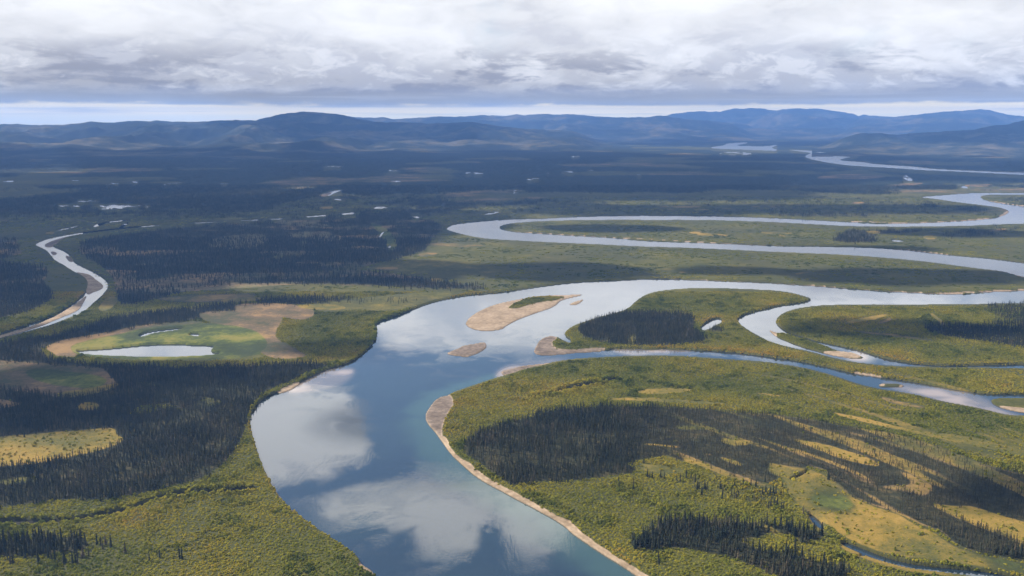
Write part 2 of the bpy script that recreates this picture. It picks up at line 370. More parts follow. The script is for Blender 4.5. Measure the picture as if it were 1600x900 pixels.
clearing_areas = [  # outline, cover, remove trees
 ([(-160,693),(0,687),(50,681),(125,676),(179,671),(182,682),(198,690),(178,701),(127,715),(63,728),(0,734),(-160,742)], 'meadow'),
 ([(-160,568),(0,566),(62,571),(162,577),(167,584),(180,597),(187,606),(162,615),(120,625),(87,625),(62,619),(0,611),(-160,608)], 'bog'),
 ([(40,578),(110,582),(165,592),(170,602),(140,612),(80,605),(40,592)], 'marsh'),
 ([(95,616),(140,610),(185,600),(187,606),(162,615),(120,625),(87,625)], 'meadow'),
 ([(-160,625),(0,627),(25,632),(35,636),(0,643),(-160,645)], 'bog'),
 ([(119,645),(124,637),(130,632),(150,632),(158,638),(140,645)], 'meadow'),
 ([(212,601),(247,600),(252,606),(225,605)], 'grass'),
 ([(195,650),(212,642),(232,635),(275,636),(297,648),(270,641),(240,648),(215,651)], 'shrub'),
 ([(312,627),(327,624),(350,632),(325,640)], 'grass'),
 ([(0,752),(55,748),(62,755),(0,764)], 'grass'),
 ([(1235,688),(1262,693),(1300,701),(1337,713),(1374,727),(1372,734),(1350,730),(1312,721),(1287,710),(1250,696)], 'meadow'),
 ([(1290,645),(1340,654),(1395,669),(1450,680),(1512,685),(1600,708),(1720,735),(1720,750),(1600,718),(1537,704),(1475,691),(1430,682),(1380,670),(1330,659)], 'meadow'),
 ([(1402,741),(1420,744),(1450,758),(1460,768),(1445,780),(1425,774),(1390,769),(1372,765),(1400,762),(1430,762)], 'bogm'),
 ([(1450,790),(1487,795),(1520,795),(1550,805),(1600,820),(1720,842),(1720,890),(1600,853),(1550,836),(1512,822),(1475,805)], 'meadow'),
 ([(1315,675),(1350,684),(1395,695),(1450,711),(1500,731),(1537,746),(1600,766),(1720,800),(1720,806),(1600,772),(1530,749),(1490,733),(1440,713),(1380,696),(1340,686)], 'bogm'),
 ([(1122,687),(1170,695),(1170,700),(1132,700)], 'meadow'), ([(1000,697),(1062,701),(1064,704),(1002,700)], 'meadow'),
 ([(1065,720),(1100,728),(1117,738),(1095,733),(1072,727)], 'meadow'), ([(1122,717),(1160,727),(1160,734),(1130,725)], 'meadow'),
 ([(1098,714),(1110,713),(1108,716)], 'meadow'), ([(1117,737),(1150,745),(1200,762),(1225,772),(1205,770),(1160,755)], 'bogm'),
 ([(995,727),(1050,733),(1082,742),(1050,747),(1000,742)], 'grass'),
 ([(1200,725),(1225,732),(1260,735),(1292,747),(1317,765),(1330,780),(1362,795),(1400,806),(1432,826),(1462,836),(1475,850),(1512,867),(1600,886),(1720,910),(1720,935),(1600,899),(1525,891),(1475,881),(1412,876),(1375,868),(1320,846),(1289,823),(1257,801),(1237,786),(1230,770),(1225,752),(1200,742)], 'meadowg'),
 ([(1050,668),(1118,671),(1120,675),(1060,676)], 'grass'),
 ([(981,530),(990,524),(996,532),(988,542),(980,540)], 'grass'),
 ([(360,480),(395,476),(450,476),(490,486),(492,494),(478,503),(450,500),(420,497),(380,495)], 'bog'),
 ([(300,492),(360,486),(440,495),(440,505),(430,520),(432,533),(470,552),(482,561),(430,565),(395,548),(380,520),(320,505)], 'bog'),
 ([(80,552),(70,545),(100,533),(160,523),(215,511),(300,503),(330,508),(215,520),(130,535),(105,548),(130,560),(90,560)], 'bog'),
 ([(105,548),(130,535),(180,527),(215,516),(300,506),(385,512),(415,528),(420,545),(395,562),(300,566),(180,564),(130,559)], 'marsh'),
 ([(330,560),(395,552),(420,562),(350,568),(180,566),(180,563)], 'grass'),
 ([(320,378),(360,368),(410,365),(420,372),(420,385),(380,392),(330,390)], 'pale'),
 ([(205,415),(245,411),(262,413),(215,418)], 'pale'), ([(420,347),(470,345),(520,352),(500,358),(440,352)], 'pale'),
 ([(440,365),(500,362),(535,370),(538,380),(500,378),(450,372)], 'pale'), ([(255,443),(290,440),(322,440),(320,448),(260,449)], 'grass'),
 ([(350,434),(440,432),(442,437),(352,438)], 'grass'), ([(225,452),(330,450),(480,440),(480,444),(330,456),(225,460)], 'pale'),
 ([(235,468),(300,463),(400,460),(400,467),(320,476),(265,474)], 'bogm'), ([(340,470),(400,466),(420,470),(345,477)], 'meadow'),
 ([(420,402),(470,396),(480,399),(425,409)], 'grass'), ([(470,378),(480,376),(478,388),(470,390)], 'grass'),
 ([(580,348),(600,356),(618,372),(622,385),(615,396),(605,395),(604,382),(593,368),(580,352)], 'marsh'),
 ([(570,418),(600,414),(640,408),(680,405),(720,410),(800,420),(790,430),(720,432),(640,428),(590,425)], 'grass'),
 ([(660,382),(700,380),(760,385),(755,388),(670,386)], 'bogm'), ([(650,399),(670,395),(690,398),(660,404)], 'bogm'), ([(580,420),(620,418),(625,424),(590,425)], 'bogm'),
 ([(668,437),(690,436),(700,441),(675,443)], 'meadow'),
 ([(480,478),(560,468),(650,458),(745,455),(700,466),(640,484),(600,490),(560,486),(500,492)], 'grass'),
 ([(450,480),(520,476),(550,484),(500,488)], 'meadow'),
 ([(65,365),(100,355),(160,345),(215,345),(220,352),(135,361),(85,368)], 'shrub'), ([(68,366),(80,363),(90,365),(75,368)], 'meadow'),
 ([(162,470),(180,464),(185,475),(172,486),(150,490)], 'meadow'),
 ([(400,340),(430,322),(470,312),(500,306),(540,310),(575,320),(590,327),(560,332),(500,337)], 'shrub'), ([(495,325),(515,323),(525,326),(505,328)], 'meadow'),
 ([(815,398),(870,404),(925,410),(1000,412),(990,414),(920,412),(860,407)], 'grass'),
 ([(1010,424),(1060,418),(1100,424),(1060,430),(1020,430)], 'tinge'), ([(1130,420),(1170,418),(1160,428),(1130,430)], 'tinge'), ([(1240,428),(1290,424),(1300,428),(1240,432)], 'tinge'),
 ([(1315,507),(1340,500),(1385,492),(1390,495),(1350,505),(1320,510)], 'meadow'), ([(1365,509),(1392,498),(1395,502),(1380,508)], 'bogm'), ([(1450,492),(1460,492),(1480,512),(1474,513)], 'meadow'),
 ([(1315,518),(1380,522),(1470,536),(1440,534),(1370,526)], 'bogm'),
 ([(1000,365),(1100,362),(1300,365),(1300,372),(1150,372),(1020,368)], 'tinge'), ([(1350,362),(1375,362),(1375,367),(1352,366)], 'meadow'), ([(1440,370),(1465,369),(1465,376),(1445,375)], 'meadow'),
 ([(1540,361),(1575,357),(1572,362),(1545,364)], 'bogm'),
 ([(1010,325),(1060,322),(1250,322),(1240,327),(1100,330),(1020,329)], 'tinge'), ([(1330,317),(1352,316),(1350,319),(1332,320)], 'bog'), ([(1500,290),(1545,288),(1555,291),(1520,294)], 'bog'),
 ([(1275,276),(1330,272),(1385,275),(1385,279),(1320,281),(1278,280)], 'bog'), ([(1380,290),(1420,287),(1450,286),(1425,291),(1385,292)], 'bog'),
 ([(990,615),(1040,608),(1090,612),(1060,618),(1000,619)], 'meadow'), ([(1180,617),(1225,622),(1215,624),(1185,620)], 'meadow'), ([(1370,622),(1400,628),(1450,640),(1440,642),(1390,634)], 'bogm'),
 ([(950,626),(1010,624),(1080,629),(1140,634),(1130,636),(1050,631),(950,629)], 'meadow'),
 ([(1430,660),(1470,668),(1440,664)], 'meadow'),
]
shrub_band_far = [  # far land that is shrub and grass rather than spruce
 ([(640,345),(700,330),(800,322),(900,312),(1000,305),(1250,303),(1430,305),(1580,318),(1590,340),(1400,352),(1100,342),(800,346),(697,352)], 0.9),
 ([(775,360),(830,344),(1000,341),(1250,346),(1600,350),(1720,340),(1720,425),(1500,402),(1100,382),(830,368)], 1.0),
 ([(640,390),(700,362),(800,374),(1100,388),(1500,415),(1600,432),(1720,455),(1500,462),(1200,444),(1000,438),(800,456),(700,456),(740,446),(690,430),(660,410)], 1.0),
 ([(20,372),(60,368),(55,385),(80,402),(82,418),(40,412),(35,400)], 1.0), ([(75,415),(130,430),(142,445),(140,460),(85,490),(40,505),(85,480),(95,460),(78,440)], 1.0),
 ([(82,370),(140,363),(240,355),(250,362),(140,378),(125,390),(135,404),(160,418),(178,432),(184,450),(185,486),(150,500),(90,515),(165,465),(172,445),(155,428),(118,408)], 1.0),
]
sand_edges = [   # shore lines with a bare beach, half width in metres
 ([(667,660),(690,690),(702,706),(717,720),(737,739),(757,753),(780,765),(800,776),(825,789),(855,805),(882,821),(895,834),(920,851),(950,871),(975,886),(992,898),(1012,911),(1080,960)], 3.6),
 ([(427,764),(442,782),(460,801)], 2.5), ([(568,884),(580,891),(595,900),(600,910)], 6.0),
 ([(1050,436.6),(1150,441),(1275,447.4),(1375,455.4),(1475,460),(1537,456.6),(1600,454),(1720,452)], 4.0),
 ([(1570,425),(1600,433),(1640,441)], 7.0), ([(1578,331),(1560,341),(1500,346),(1425,349.4),(1335,347)], 9.0),
 ([(800,362.5),(950,371.5),(1200,384.5),(1412,390.5),(1500,400.5),(1600,411.5)], 4.0), ([(1340,585),(1372,590)], 5.0), ([(1540,314),(1600,322.5)], 6.0),
]
sand_areas = [
 [(702,616),(685,620),(672,635),(662,650),(668,664),(682,677),(692,692),(690,675),(696,655),(706,640),(710,630)],
 [(866,524),(852,526),(840,537),(830,553),(850,557),(875,555),(910,552),(935,550),(950,546),(935,545),(905,548),(880,548),(866,545),(862,537),(872,530)],
 mudbar, sandbar_long, sandbar_sliver, sandbar_small,
 [(1282,550),(1312,549),(1332,551),(1350,560),(1320,560),(1296,556)], [(1200,513),(1215,520),(1214,528),(1204,520)],
 [(1371,602.5),(1380,599),(1384,602),(1380,605)], [(1408,602),(1416,603),(1410,606),(1402,605)], [(1555,634),(1590,638),(1620,640),(1620,648),(1575,642)],
 [(115,424),(140,428),(150,437),(163,446),(160,452),(148,456),(136,462),(134,455),(139,442),(130,432)],
 [(137,459),(125,470),(110,480),(87,494),(55,508),(0,524),(-60,543),(-60,550),(0,529),(57,513),(98,496),(122,486),(130,476)],
 [(67,383),(85,374.5),(108,368.5),(97,375),(86,384),(75,388)], [(100,398),(112,402),(116,410),(106,408)], [(82,392),(92,396),(84,400),(78,394)],
 [(432,612),(445,607),(465,598),(470,600),(455,610),(436,616)],
 [(497,306),(508,302),(520,300),(515,305),(505,309)],
]
sandbar_bush = [(792,483),(800,477),(825,466),(850,463),(872,464),(884,464.5),(868,470),(850,472),(825,477),(812,482)]
islet_bush = [(1212,522),(1225,521),(1250,529),(1275,537),(1303,547),(1287,549),(1262,545),(1237,536),(1215,527)]
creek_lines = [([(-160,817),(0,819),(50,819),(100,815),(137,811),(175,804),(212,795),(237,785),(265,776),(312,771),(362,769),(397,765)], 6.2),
               ([(832,622),(867,615),(907,604),(962,594)], 5.5), ([(1285,884),(1315,877),(1345,872),(1362,868)], 1.0), ([(1055,607),(1072,607.5)], 2.2), ([(1236,752),(1250,745),(1262,738)], 1.0)]


def chaikin(P, k=2):
    P = np.asarray(P, float)
    for _ in range(k):
        Q = np.roll(P, -1, 0)
        P = np.stack([P * .75 + Q * .25, P * .25 + Q * .75], 1).reshape(-1, 2)
    return P


# ------------------------------------------------------------------ survey grid: fan of bearings by steps of distance
cols = np.concatenate([np.linspace(-5200, -340, 38)[:-1], np.arange(-340, 1941, 1.55), np.linspace(1940, 6800, 38)[1:]])
rows = np.concatenate([np.arange(206.0, 262, 0.62), np.arange(262, 420, 1.0), np.arange(420, 985, 1.4), np.linspace(986, 3000, 50)])
NC, NR = len(cols), len(rows)
PX, PY = np.meshgrid(cols, rows)
GX, GY = survey(PX, PY)
cedge = np.concatenate([[cols[0]], (cols[1:] + cols[:-1]) / 2, [cols[-1]]])
redge = np.concatenate([[rows[0]], (rows[1:] + rows[:-1]) / 2, [rows[-1]]])


def raster(P, k=2, wob=0.0, seed=0):
    """fraction of each grid cell inside the outline P"""
    P = chaikin(P, k)
    if wob:
        w = wob
        P = P + np.stack([(fbm(P[:, 0] / 9, P[:, 1] / 5, 2, seed) - .5) * 2 * w, (fbm(P[:, 0] / 9 + 50, P[:, 1] / 5, 2, seed + 5) - .5) * w], 1)
    out = np.zeros((NR, NC), np.float32)
    r0 = max(np.searchsorted(redge, P[:, 1].min()) - 1, 0); r1 = min(np.searchsorted(redge, P[:, 1].max()) + 1, NR)
    X0, Y0 = P[:, 0], P[:, 1]; X1, Y1 = np.roll(X0, -1), np.roll(Y0, -1)
    for r in range(r0, r1):
        for q in (1 / 6, .5, 5 / 6):
            y = redge[r] + (redge[r + 1] - redge[r]) * q
            m = (Y0 <= y) != (Y1 <= y)
            if not m.any():
                continue
            xs = np.sort(X0[m] + (y - Y0[m]) / (Y1[m] - Y0[m]) * (X1[m] - X0[m]))
            for a, b in zip(xs[0::2], xs[1::2]):
                i0 = max(np.searchsorted(cedge, a) - 1, 0); i1 = min(np.searchsorted(cedge, b), NC)
                if i1 <= i0:
                    continue
                lo = np.clip(cedge[i0:i1], a, b); hi = np.clip(cedge[i0 + 1:i1 + 1], a, b)
                out[r, i0:i1] += (hi - lo) / (cedge[i0 + 1:i1 + 1] - cedge[i0:i1]) / 3
    return np.clip(out, 0, 1)


def blur(a, n=1):
    a = a.copy()
    for _ in range(n):
        b = a.copy(); b[1:-1] = (a[:-2] + 2 * a[1:-1] + a[2:]) / 4
        a = b.copy(); a[:, 1:-1] = (b[:, :-2] + 2 * b[:, 1:-1] + b[:, 2:]) / 4
    return a


def line_mask(L, half):
    """soft mask around a line on the ground, half width in metres"""
    L = np.asarray(L, float)
    x, y = survey(L[:, 0], L[:, 1])
    out = np.zeros((NR, NC), np.float32)
    for i in range(len(L) - 1):
        pad = 14
        c0 = np.searchsorted(cols, min(L[i, 0], L[i + 1, 0]) - pad); c1 = np.searchsorted(cols, max(L[i, 0], L[i + 1, 0]) + pad)
        r0 = np.searchsorted(rows, min(L[i, 1], L[i + 1, 1]) - pad); r1 = np.searchsorted(rows, max(L[i, 1], L[i + 1, 1]) + pad)
        gx = GX[r0:r1, c0:c1]; gy = GY[r0:r1, c0:c1]
        vx, vy = x[i + 1] - x[i], y[i + 1] - y[i]
        t = np.clip(((gx - x[i]) * vx + (gy - y[i]) * vy) / (vx * vx + vy * vy + 1e-9), 0, 1)
        d = np.hypot(gx - x[i] - t * vx, gy - y[i] - t * vy)
        d = d + (fbm(gx / 9, gy / 9, 2, 3) - .5) * half * 1.0 + (fbm(gx / 55, gy / 55, 2, 8) - .5) * half * 1.9
        out[r0:r1, c0:c1] = np.maximum(out[r0:r1, c0:c1], 1 - ss(d, half * .75, half * 1.25))
    return out


bodies = [('river', main_river, 0.5), ('river', loop_river, 0.3), ('river', left_river, 0.5), ('creek', left_creek, 0), ('creek', upper_creek, 0),
          ('river', far_river_bend, 0), ('river', far_river, 0), ('lake', lake, 0.5), ('creek', slough, 0.3), ('creek', slough_long, 0.3)]
def swell(P, ky):
    P = np.asarray(P, float); c = P.mean(0)
    return (c + (P - c) * np.array([1.05, ky]))


bodies += [('pond', swell(p, 1.35 if np.mean([q[1] for q in p]) < 335 else 1.25), 0) for p in pond_outlines]
isles = [('sandbar', sandbar_long), ('sandbar', sandbar_sliver), ('sandbar', sandbar_small), ('islet', islet_green), ('islet', islet_low), ('islet', islet_right)]
body_cov = [raster(p, 2, w, 11 + i) for i, (n, p, w) in enumerate(bodies)]
broken = ss(fbm(PX / 11, PY / 1.1, 3, 131), .42, .54)
body_cov[3] = body_cov[3] * ss(fbm(PX / 26, PY / 4, 3, 161), .36, .54)
for i, (n, p, w) in enumerate(bodies):
    if n == 'pond' and np.mean(np.asarray(p)[:, 1]) < 335: body_cov[i] = body_cov[i] * broken
isle_cov = [raster(p, 2, 0.5, 40 + i) for i, (n, p) in enumerate(isles)]
water = np.zeros((NR, NC), np.float32)
for c in body_cov: water = np.maximum(water, c)
sand = np.zeros((NR, NC), np.float32)
for p in sand_areas: sand = np.maximum(sand, raster(p, 2, 0.8, 60))
# bare bars that stand inside the river outlines
bars = np.zeros((NR, NC), np.float32)
for c in isle_cov: bars = np.maximum(bars, c)
inner = np.zeros((NR, NC), np.float32)
for p in (sand_areas[2], sand_areas[11], sand_areas[12], sand_areas[13], sand_areas[14], sand_areas[15], sand_areas[16], sand_areas[17]): inner = np.maximum(inner, raster(p, 2, 0.8, 61))
land = np.clip(1 - water + bars + inner, 0, 1)
wet = blur(water * (1 - np.clip(bars + inner, 0, 1)), 3)
for L, h in sand_edges: sand = np.maximum(sand, line_mask(L, h))
bush = np.maximum(raster(sandbar_bush, 2, 1.0, 5), raster(islet_bush, 2, 0.6, 6))
sand = sand * (1 - bush)
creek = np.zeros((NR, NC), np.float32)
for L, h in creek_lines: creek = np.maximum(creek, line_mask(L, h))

DIST = np.hypot(GX, GY)
# far country: spruce with openings
farness = ss(PY, 350, 322)
op = fbm(GX / 520, GY / 520, 5, 21)
op2 = fbm(GX / 1700 + 4, GY / 1700, 3, 31)
far_forest = ss(op * .75 + op2 * .25, 0.64, 0.54)
far_open = fbm(GX / 900 + 40, GY / 700, 4, 71)
forest = far_forest * farness
cover = {k: np.zeros((NR, NC), np.float32) for k in ('meadow', 'bog', 'marsh', 'pale')}
for P, d in forest_areas:
    forest = np.maximum(forest, blur(raster(P, 2, 2.0, 7), 1) * d)
for P, d in shrub_band_far:
    forest = forest * (1 - blur(raster(P, 2, 1.5, 8), 2) * d)
# the spruce groves that stand on the shrub land are laid again over it
for P, d in forest_areas[13:19]:
    forest = np.maximum(forest, blur(raster(P, 2, 1.5, 7), 1) * d)
open_mask = np.zeros((NR, NC), np.float32)
for P, k in clearing_areas:
    m = blur(raster(P, 2, 1.6, 9), 1)
    open_mask = np.maximum(open_mask, m * {'pale': .55, 'grass': .92, 'bogm': .85, 'shrub': .75}.get(k, 1.0))
    if k in cover:
        for q in cover: cover[q] = cover[q] * (1 - m * .8)
        cover[k] = np.maximum(cover[k], m)
    elif k == 'bogm':
        cover['bog'] = np.maximum(cover['bog'], m * .7); cover['meadow'] = np.maximum(cover['meadow'], m * .55)
    elif k == 'meadowg':
        q = ss(fbm(GX / 60, GY / 60, 3, 91), .38, .6)
        cover['meadow'] = np.maximum(cover['meadow'], m * (.28 + .42 * q)); cover['marsh'] = np.maximum(cover['marsh'], m * .55 * (1 - q)); cover['bog'] = np.maximum(cover['bog'], m * .6 * ss(fbm(GX / 35, GY / 35, 3, 93), .5, .66))
    elif k == 'grass':
        cover['meadow'] = np.maximum(cover['meadow'], m * .38); cover['marsh'] = np.maximum(cover['marsh'], m * .3)
    elif k == 'tinge':
        cover['meadow'] = np.maximum(cover['meadow'], m * .8 * ss(fbm(GX / 50, GY / 50, 4, 95), .42, .66))
    elif k == 'shrub':
        cover['meadow'] = np.maximum(cover['meadow'], m * .15)
forest = forest * (1 - open_mask)
# openings of peat and sedge scattered through the far spruce
fo = farness * (1 - forest)
cover['bog'] = np.maximum(cover['bog'], fo * ss(far_open, .5, .62) * .55)
def nearside(a, k):
    o = a.copy()
    for q in range(1, k + 1): o[q:] = np.maximum(o[q:], a[:-q])
    return o


wet_far = nearside(wet, 6) * ss(PY, 420, 330)
slough_near = nearside(np.maximum(body_cov[8], body_cov[9]), 6)
forest = forest * (1 - np.clip(np.maximum(wet, wet_far) * 1.8, 0, 1)) * (1 - sand) * (1 - creek) * (1 - slough_near)
cover['meadow'] = np.maximum(cover['meadow'], .6 * blur(slough_near, 1))

BEND = ss(PX, 930, 1080) * ss(PY, 615, 640) * (1 - ss(PY, 860, 890)) * (1 - ss(PX, 1850, 1900))
cx0, cy0 = survey(930, 980)
brad = np.hypot(GX - cx0 + 260, (GY - cy0) * 1.0); bang = np.arctan2(GY - cy0, GX - cx0 + 260)
arc = fbm(brad / 17 + .9 * fbm(GX / 90, GY / 90, 2, 142), bang * 2.2, 3, 141)
gold = ss(arc, .57, .66) * BEND * (forest > .2) * ss(PX, 990, 1090)
rust = ss(fbm(brad / 26 + 40, bang * 3.0, 3, 143), .48, .62) * BEND
forest = forest * (1 - .6 * gold)
cover['meadow'] = np.maximum(cover['meadow'], gold * .6)
cover['bog'] = np.maximum(cover['bog'], (.42 + .4 * rust) * BEND * ss(PX, 950, 1080) * np.clip(forest * 2.5, 0, 1))
rim = ss(PX, 700, 800) * ss(PY, 560, 600) * (PY < 720)
cover['meadow'] = np.maximum(cover['meadow'], .5 * rim * ss(fbm(brad / 20 + 7, bang * 2.5, 3, 144), .56, .68) * (forest < .2) * ss(PX, 850, 1000))
streak = ss(fbm(GX / 170, GY / 75 + 9, 4, 123), .50, .60) * (PX < 720) * ss(PY, 335, 350) * (1 - ss(PY, 455, 475))
forest = forest * (1 - .72 * streak)
cover['bog'] = np.maximum(cover['bog'], .55 * streak * (forest > .02))
h_land = 2.4 + 1.6 * (fbm(GX / 45, GY / 45, 3, 2) - .4) * ss(blur(land, 6), .9, 1.0)
low = np.clip(bars * 1.2 + inner + sand * .8, 0, 1)
h_land = h_land * (1 - low) + (.9 + .5 * bush) * low
GZ = -1.5 + (1.5 + h_land) * ss(land, 0.12, 0.88) - 3.2 * creek * (land > .9)


def sample(a, px, py):
    i = np.clip(np.searchsorted(cols, px) - 1, 0, NC - 2); j = np.clip(np.searchsorted(rows, py) - 1, 0, NR - 2)
    fx = np.clip((px - cols[i]) / (cols[i + 1] - cols[i]), 0, 1); fy = np.clip((py - rows[j]) / (rows[j + 1] - rows[j]), 0, 1)
    return (a[j, i] * (1 - fx) + a[j, i + 1] * fx) * (1 - fy) + (a[j + 1, i] * (1 - fx) + a[j + 1, i + 1] * fx) * fy


# ------------------------------------------------------------------ meshes
def grid_mesh(name, mat, facemask, z, attrs=(), smooth=True):
    """mesh of the survey-grid cells chosen by facemask"""
    j, i = np.nonzero(facemask)
    quad = np.stack([j * NC + i, (j + 1) * NC + i, (j + 1) * NC + i + 1, j * NC + i + 1], 1)
    used, inv = np.unique(quad, return_inverse=True)
    quad = inv.reshape(-1, 4)
    me = bpy.data.meshes.new(name)
    me.vertices.add(len(used))
    zz = np.broadcast_to(z, (NR, NC)).reshape(-1)
    co = np.stack([GX.reshape(-1)[used], GY.reshape(-1)[used], zz[used]], 1).astype(np.float32)
    me.vertices.foreach_set('co', co.ravel())
    me.loops.add(quad.size)
    me.loops.foreach_set('vertex_index', quad.ravel().astype(np.int32))
    me.polygons.add(len(quad))
    me.polygons.foreach_set('loop_start', np.arange(0, quad.size, 4, dtype=np.int32))
    me.update(calc_edges=True)
    if smooth:
        me.polygons.foreach_set('use_smooth', np.ones(len(quad), bool))
    for an, chans in attrs:
        at = me.attributes.new(an, 'FLOAT_COLOR', 'POINT')
        c = np.ones((len(used), 4), np.float32)
        for k, ch in enumerate(chans):
            c[:, k] = ch.reshape(-1)[used]
        at.data.foreach_set('color', c.ravel())
    me.materials.append(mat)
    o = bpy.data.objects.new(name, me)
    col.objects.link(o)
    return o


def new_mat(name):
    m = bpy.data.materials.new(name)
    m.use_nodes = True
    m.node_tree.nodes.clear()
    return m, NT(m.node_tree)


def finish(N, color, rough=0.9, spec=0.15, bump=None, translucent=None):
    b = N.n('ShaderNodeBsdfPrincipled')
    N.put(b.inputs['Base Color'], color if not isinstance(color, tuple) else (*color, 1.0))
    b.inputs['Roughness'].default_value = rough
    b.inputs['Specular IOR Level'].default_value = spec
    if bump is not None:
        N.put(b.inputs['Normal'], bump)
    out = N.n('ShaderNodeOutputMaterial')
    N.put(out.inputs[0], b.outputs[0])
    return b, out


# ground
gm, N = new_mat('tundra_ground')
pos = N.n('ShaderNodeNewGeometry').outputs['Position']
A1 = N.n('ShaderNodeAttribute', attribute_name='cover'); A2 = N.n('ShaderNodeAttribute', attribute_name='cover2')
s1 = N.n('ShaderNodeSeparateColor'); N.put(s1.inputs[0], A1.outputs['Color'])
s2 = N.n('ShaderNodeSeparateColor'); N.put(s2.inputs[0], A2.outputs['Color'])
f_forest, f_meadow, f_bog = s1.outputs
f_marsh, f_sand, f_pale = s2.outputs
f_far = A2.outputs['Alpha']
n1 = N.noise(pos, 1 / 140, 5, .6)
n2 = N.noise(pos, 1 / 26, 5, .6)
n3 = N.noise(pos, 1 / 5.0, 4, .65)
n4 = N.noise(pos, 1 / 1.3, 3, .6)
nn = N.math('ADD', N.math('MULTIPLY', n2, .5), N.math('MULTIPLY', n3, .5))
shr = N.ramp(N.math('ADD', N.math('MULTIPLY', n1, .45), N.math('MULTIPLY', nn, .55)), [(.30, (.030, .036, .012)), (.45, (.055, .056, .015)), (.56, (.080, .073, .018)), (.70, (.125, .095, .024))])  # shrub ground kept dark: shade in gaps between shrubs is in this colour


def thr(mask, a=.32, b=.62, amp=.55):
    v = N.math('ADD', mask, N.math('MULTIPLY', N.math('SUBTRACT', nn, .5), amp))
    return N.smooth(v, a, b)


n1a = N.smooth(n1, .36, .64)
len_ = N.n('ShaderNodeVectorMath', operation='LENGTH'); N.put(len_.inputs[0], pos)
f_far2 = N.math('MULTIPLY', N.smooth(N.noise(pos, 1 / 240, 4, .6), .40, .60), 1.0)
c = N.mix(N.math('MULTIPLY', f_far2, .6), shr, (.040, .042, .022))
pale_c = N.mix(N.smooth(n3, .35, .65), (.10, .092, .045), (.19, .15, .075))
c = N.mix(N.math('MULTIPLY', thr(f_pale), .8), c, pale_c)
marsh_c = N.ramp(N.math('ADD', N.math('MULTIPLY', n1a, .28), N.math('MULTIPLY', nn, .72)), [(.36, (.030, .040, .018)), (.48, (.055, .070, .020)), (.55, (.095, .105, .022)), (.64, (.16, .14, .034))])
c = N.mix(N.math('MULTIPLY', thr(f_marsh, .2, .7), .9), c, marsh_c)
bog_c = N.ramp(N.math('ADD', N.math('MULTIPLY', n1a, .28), N.math('MULTIPLY', nn, .72)), [(.36, (.050, .052, .028)), (.47, (.095, .070, .040)), (.54, (.125, .085, .050)), (.64, (.22, .135, .060))])
c = N.mix(N.math('MULTIPLY', thr(f_bog, .25, .7), .9), c, bog_c)
mead_c = N.ramp(N.math('ADD', N.math('ADD', N.math('MULTIPLY', nn, .55), N.math('MULTIPLY', n1a, .2)), N.math('MULTIPLY', n4, .25)), [(.34, (.055, .060, .020)), (.44, (.105, .088, .023)), (.52, (.175, .122, .026)), (.60, (.235, .150, .036)), (.72, (.29, .19, .06))])
c = N.mix(N.math('MULTIPLY', thr(f_meadow, .3, .75), .92), c, mead_c)
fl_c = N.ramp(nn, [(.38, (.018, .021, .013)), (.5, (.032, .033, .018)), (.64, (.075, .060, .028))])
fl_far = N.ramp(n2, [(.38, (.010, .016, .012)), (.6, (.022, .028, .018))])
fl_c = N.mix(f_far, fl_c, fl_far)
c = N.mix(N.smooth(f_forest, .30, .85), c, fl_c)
sand_c = N.ramp(N.math('ADD', N.math('MULTIPLY', n2, .5), N.math('MULTIPLY', n3, .5)), [(.36, (.14, .102, .066)), (.48, (.225, .165, .108)), (.6, (.30, .225, .155))])
grav_c = N.ramp(N.math('ADD', N.math('MULTIPLY', n2, .5), N.math('MULTIPLY', n3, .5)), [(.36, (.075, .058, .045)), (.5, (.13, .10, .078)), (.62, (.20, .155, .12))])
sand_c = N.mix(A1.outputs['Alpha'], sand_c, grav_c)
c = N.mix(N.smooth(f_sand, .35, .65), c, sand_c)
# wet margin
zz = N.n('ShaderNodeSeparateXYZ'); N.put(zz.inputs[0], pos)
c = N.mix(N.smooth(zz.outputs[2], .70, .12), c, N.mix(f_sand, (.03, .028, .02), (.13, .098, .072)))
bh = N.math('ADD', N.math('MULTIPLY', n3, 1.2), N.math('MULTIPLY', n4, .6))
bm = N.n('ShaderNodeBump'); bm.inputs['Strength'].default_value = .55; bm.inputs['Distance'].default_value = 1.0
N.put(bm.inputs['Height'], N.math('MULTIPLY', bh, N.math('SUBTRACT', 1.0, N.math('MULTIPLY', f_sand, .85))))
finish(N, c, .95, .05, bm.outputs[0])

far_flag = ss(DIST, 2600, 4200)
gravel = np.zeros((NR, NC), np.float32)
for k in (0, 1, 2, 5, 13, 14, 15, 17): gravel = np.maximum(gravel, blur(raster(sand_areas[k], 2), 3))
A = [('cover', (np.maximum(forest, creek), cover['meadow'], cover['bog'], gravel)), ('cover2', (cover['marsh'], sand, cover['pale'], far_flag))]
landcell = np.maximum.reduce([land[:-1, :-1], land[1:, :-1], land[:-1, 1:], land[1:, 1:]])
taken = np.zeros((NR - 1, NC - 1), bool)
for (nm, p), cv in zip(isles, isle_cov):
    m = np.maximum.reduce([blur(cv, 2)[:-1, :-1], blur(cv, 2)[1:, 1:]]) > 0.01
    m &= ~taken
    taken |= m
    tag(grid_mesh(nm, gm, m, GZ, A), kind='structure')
ground = tag(grid_mesh('ground', gm, ~taken, GZ, A), kind='structure')

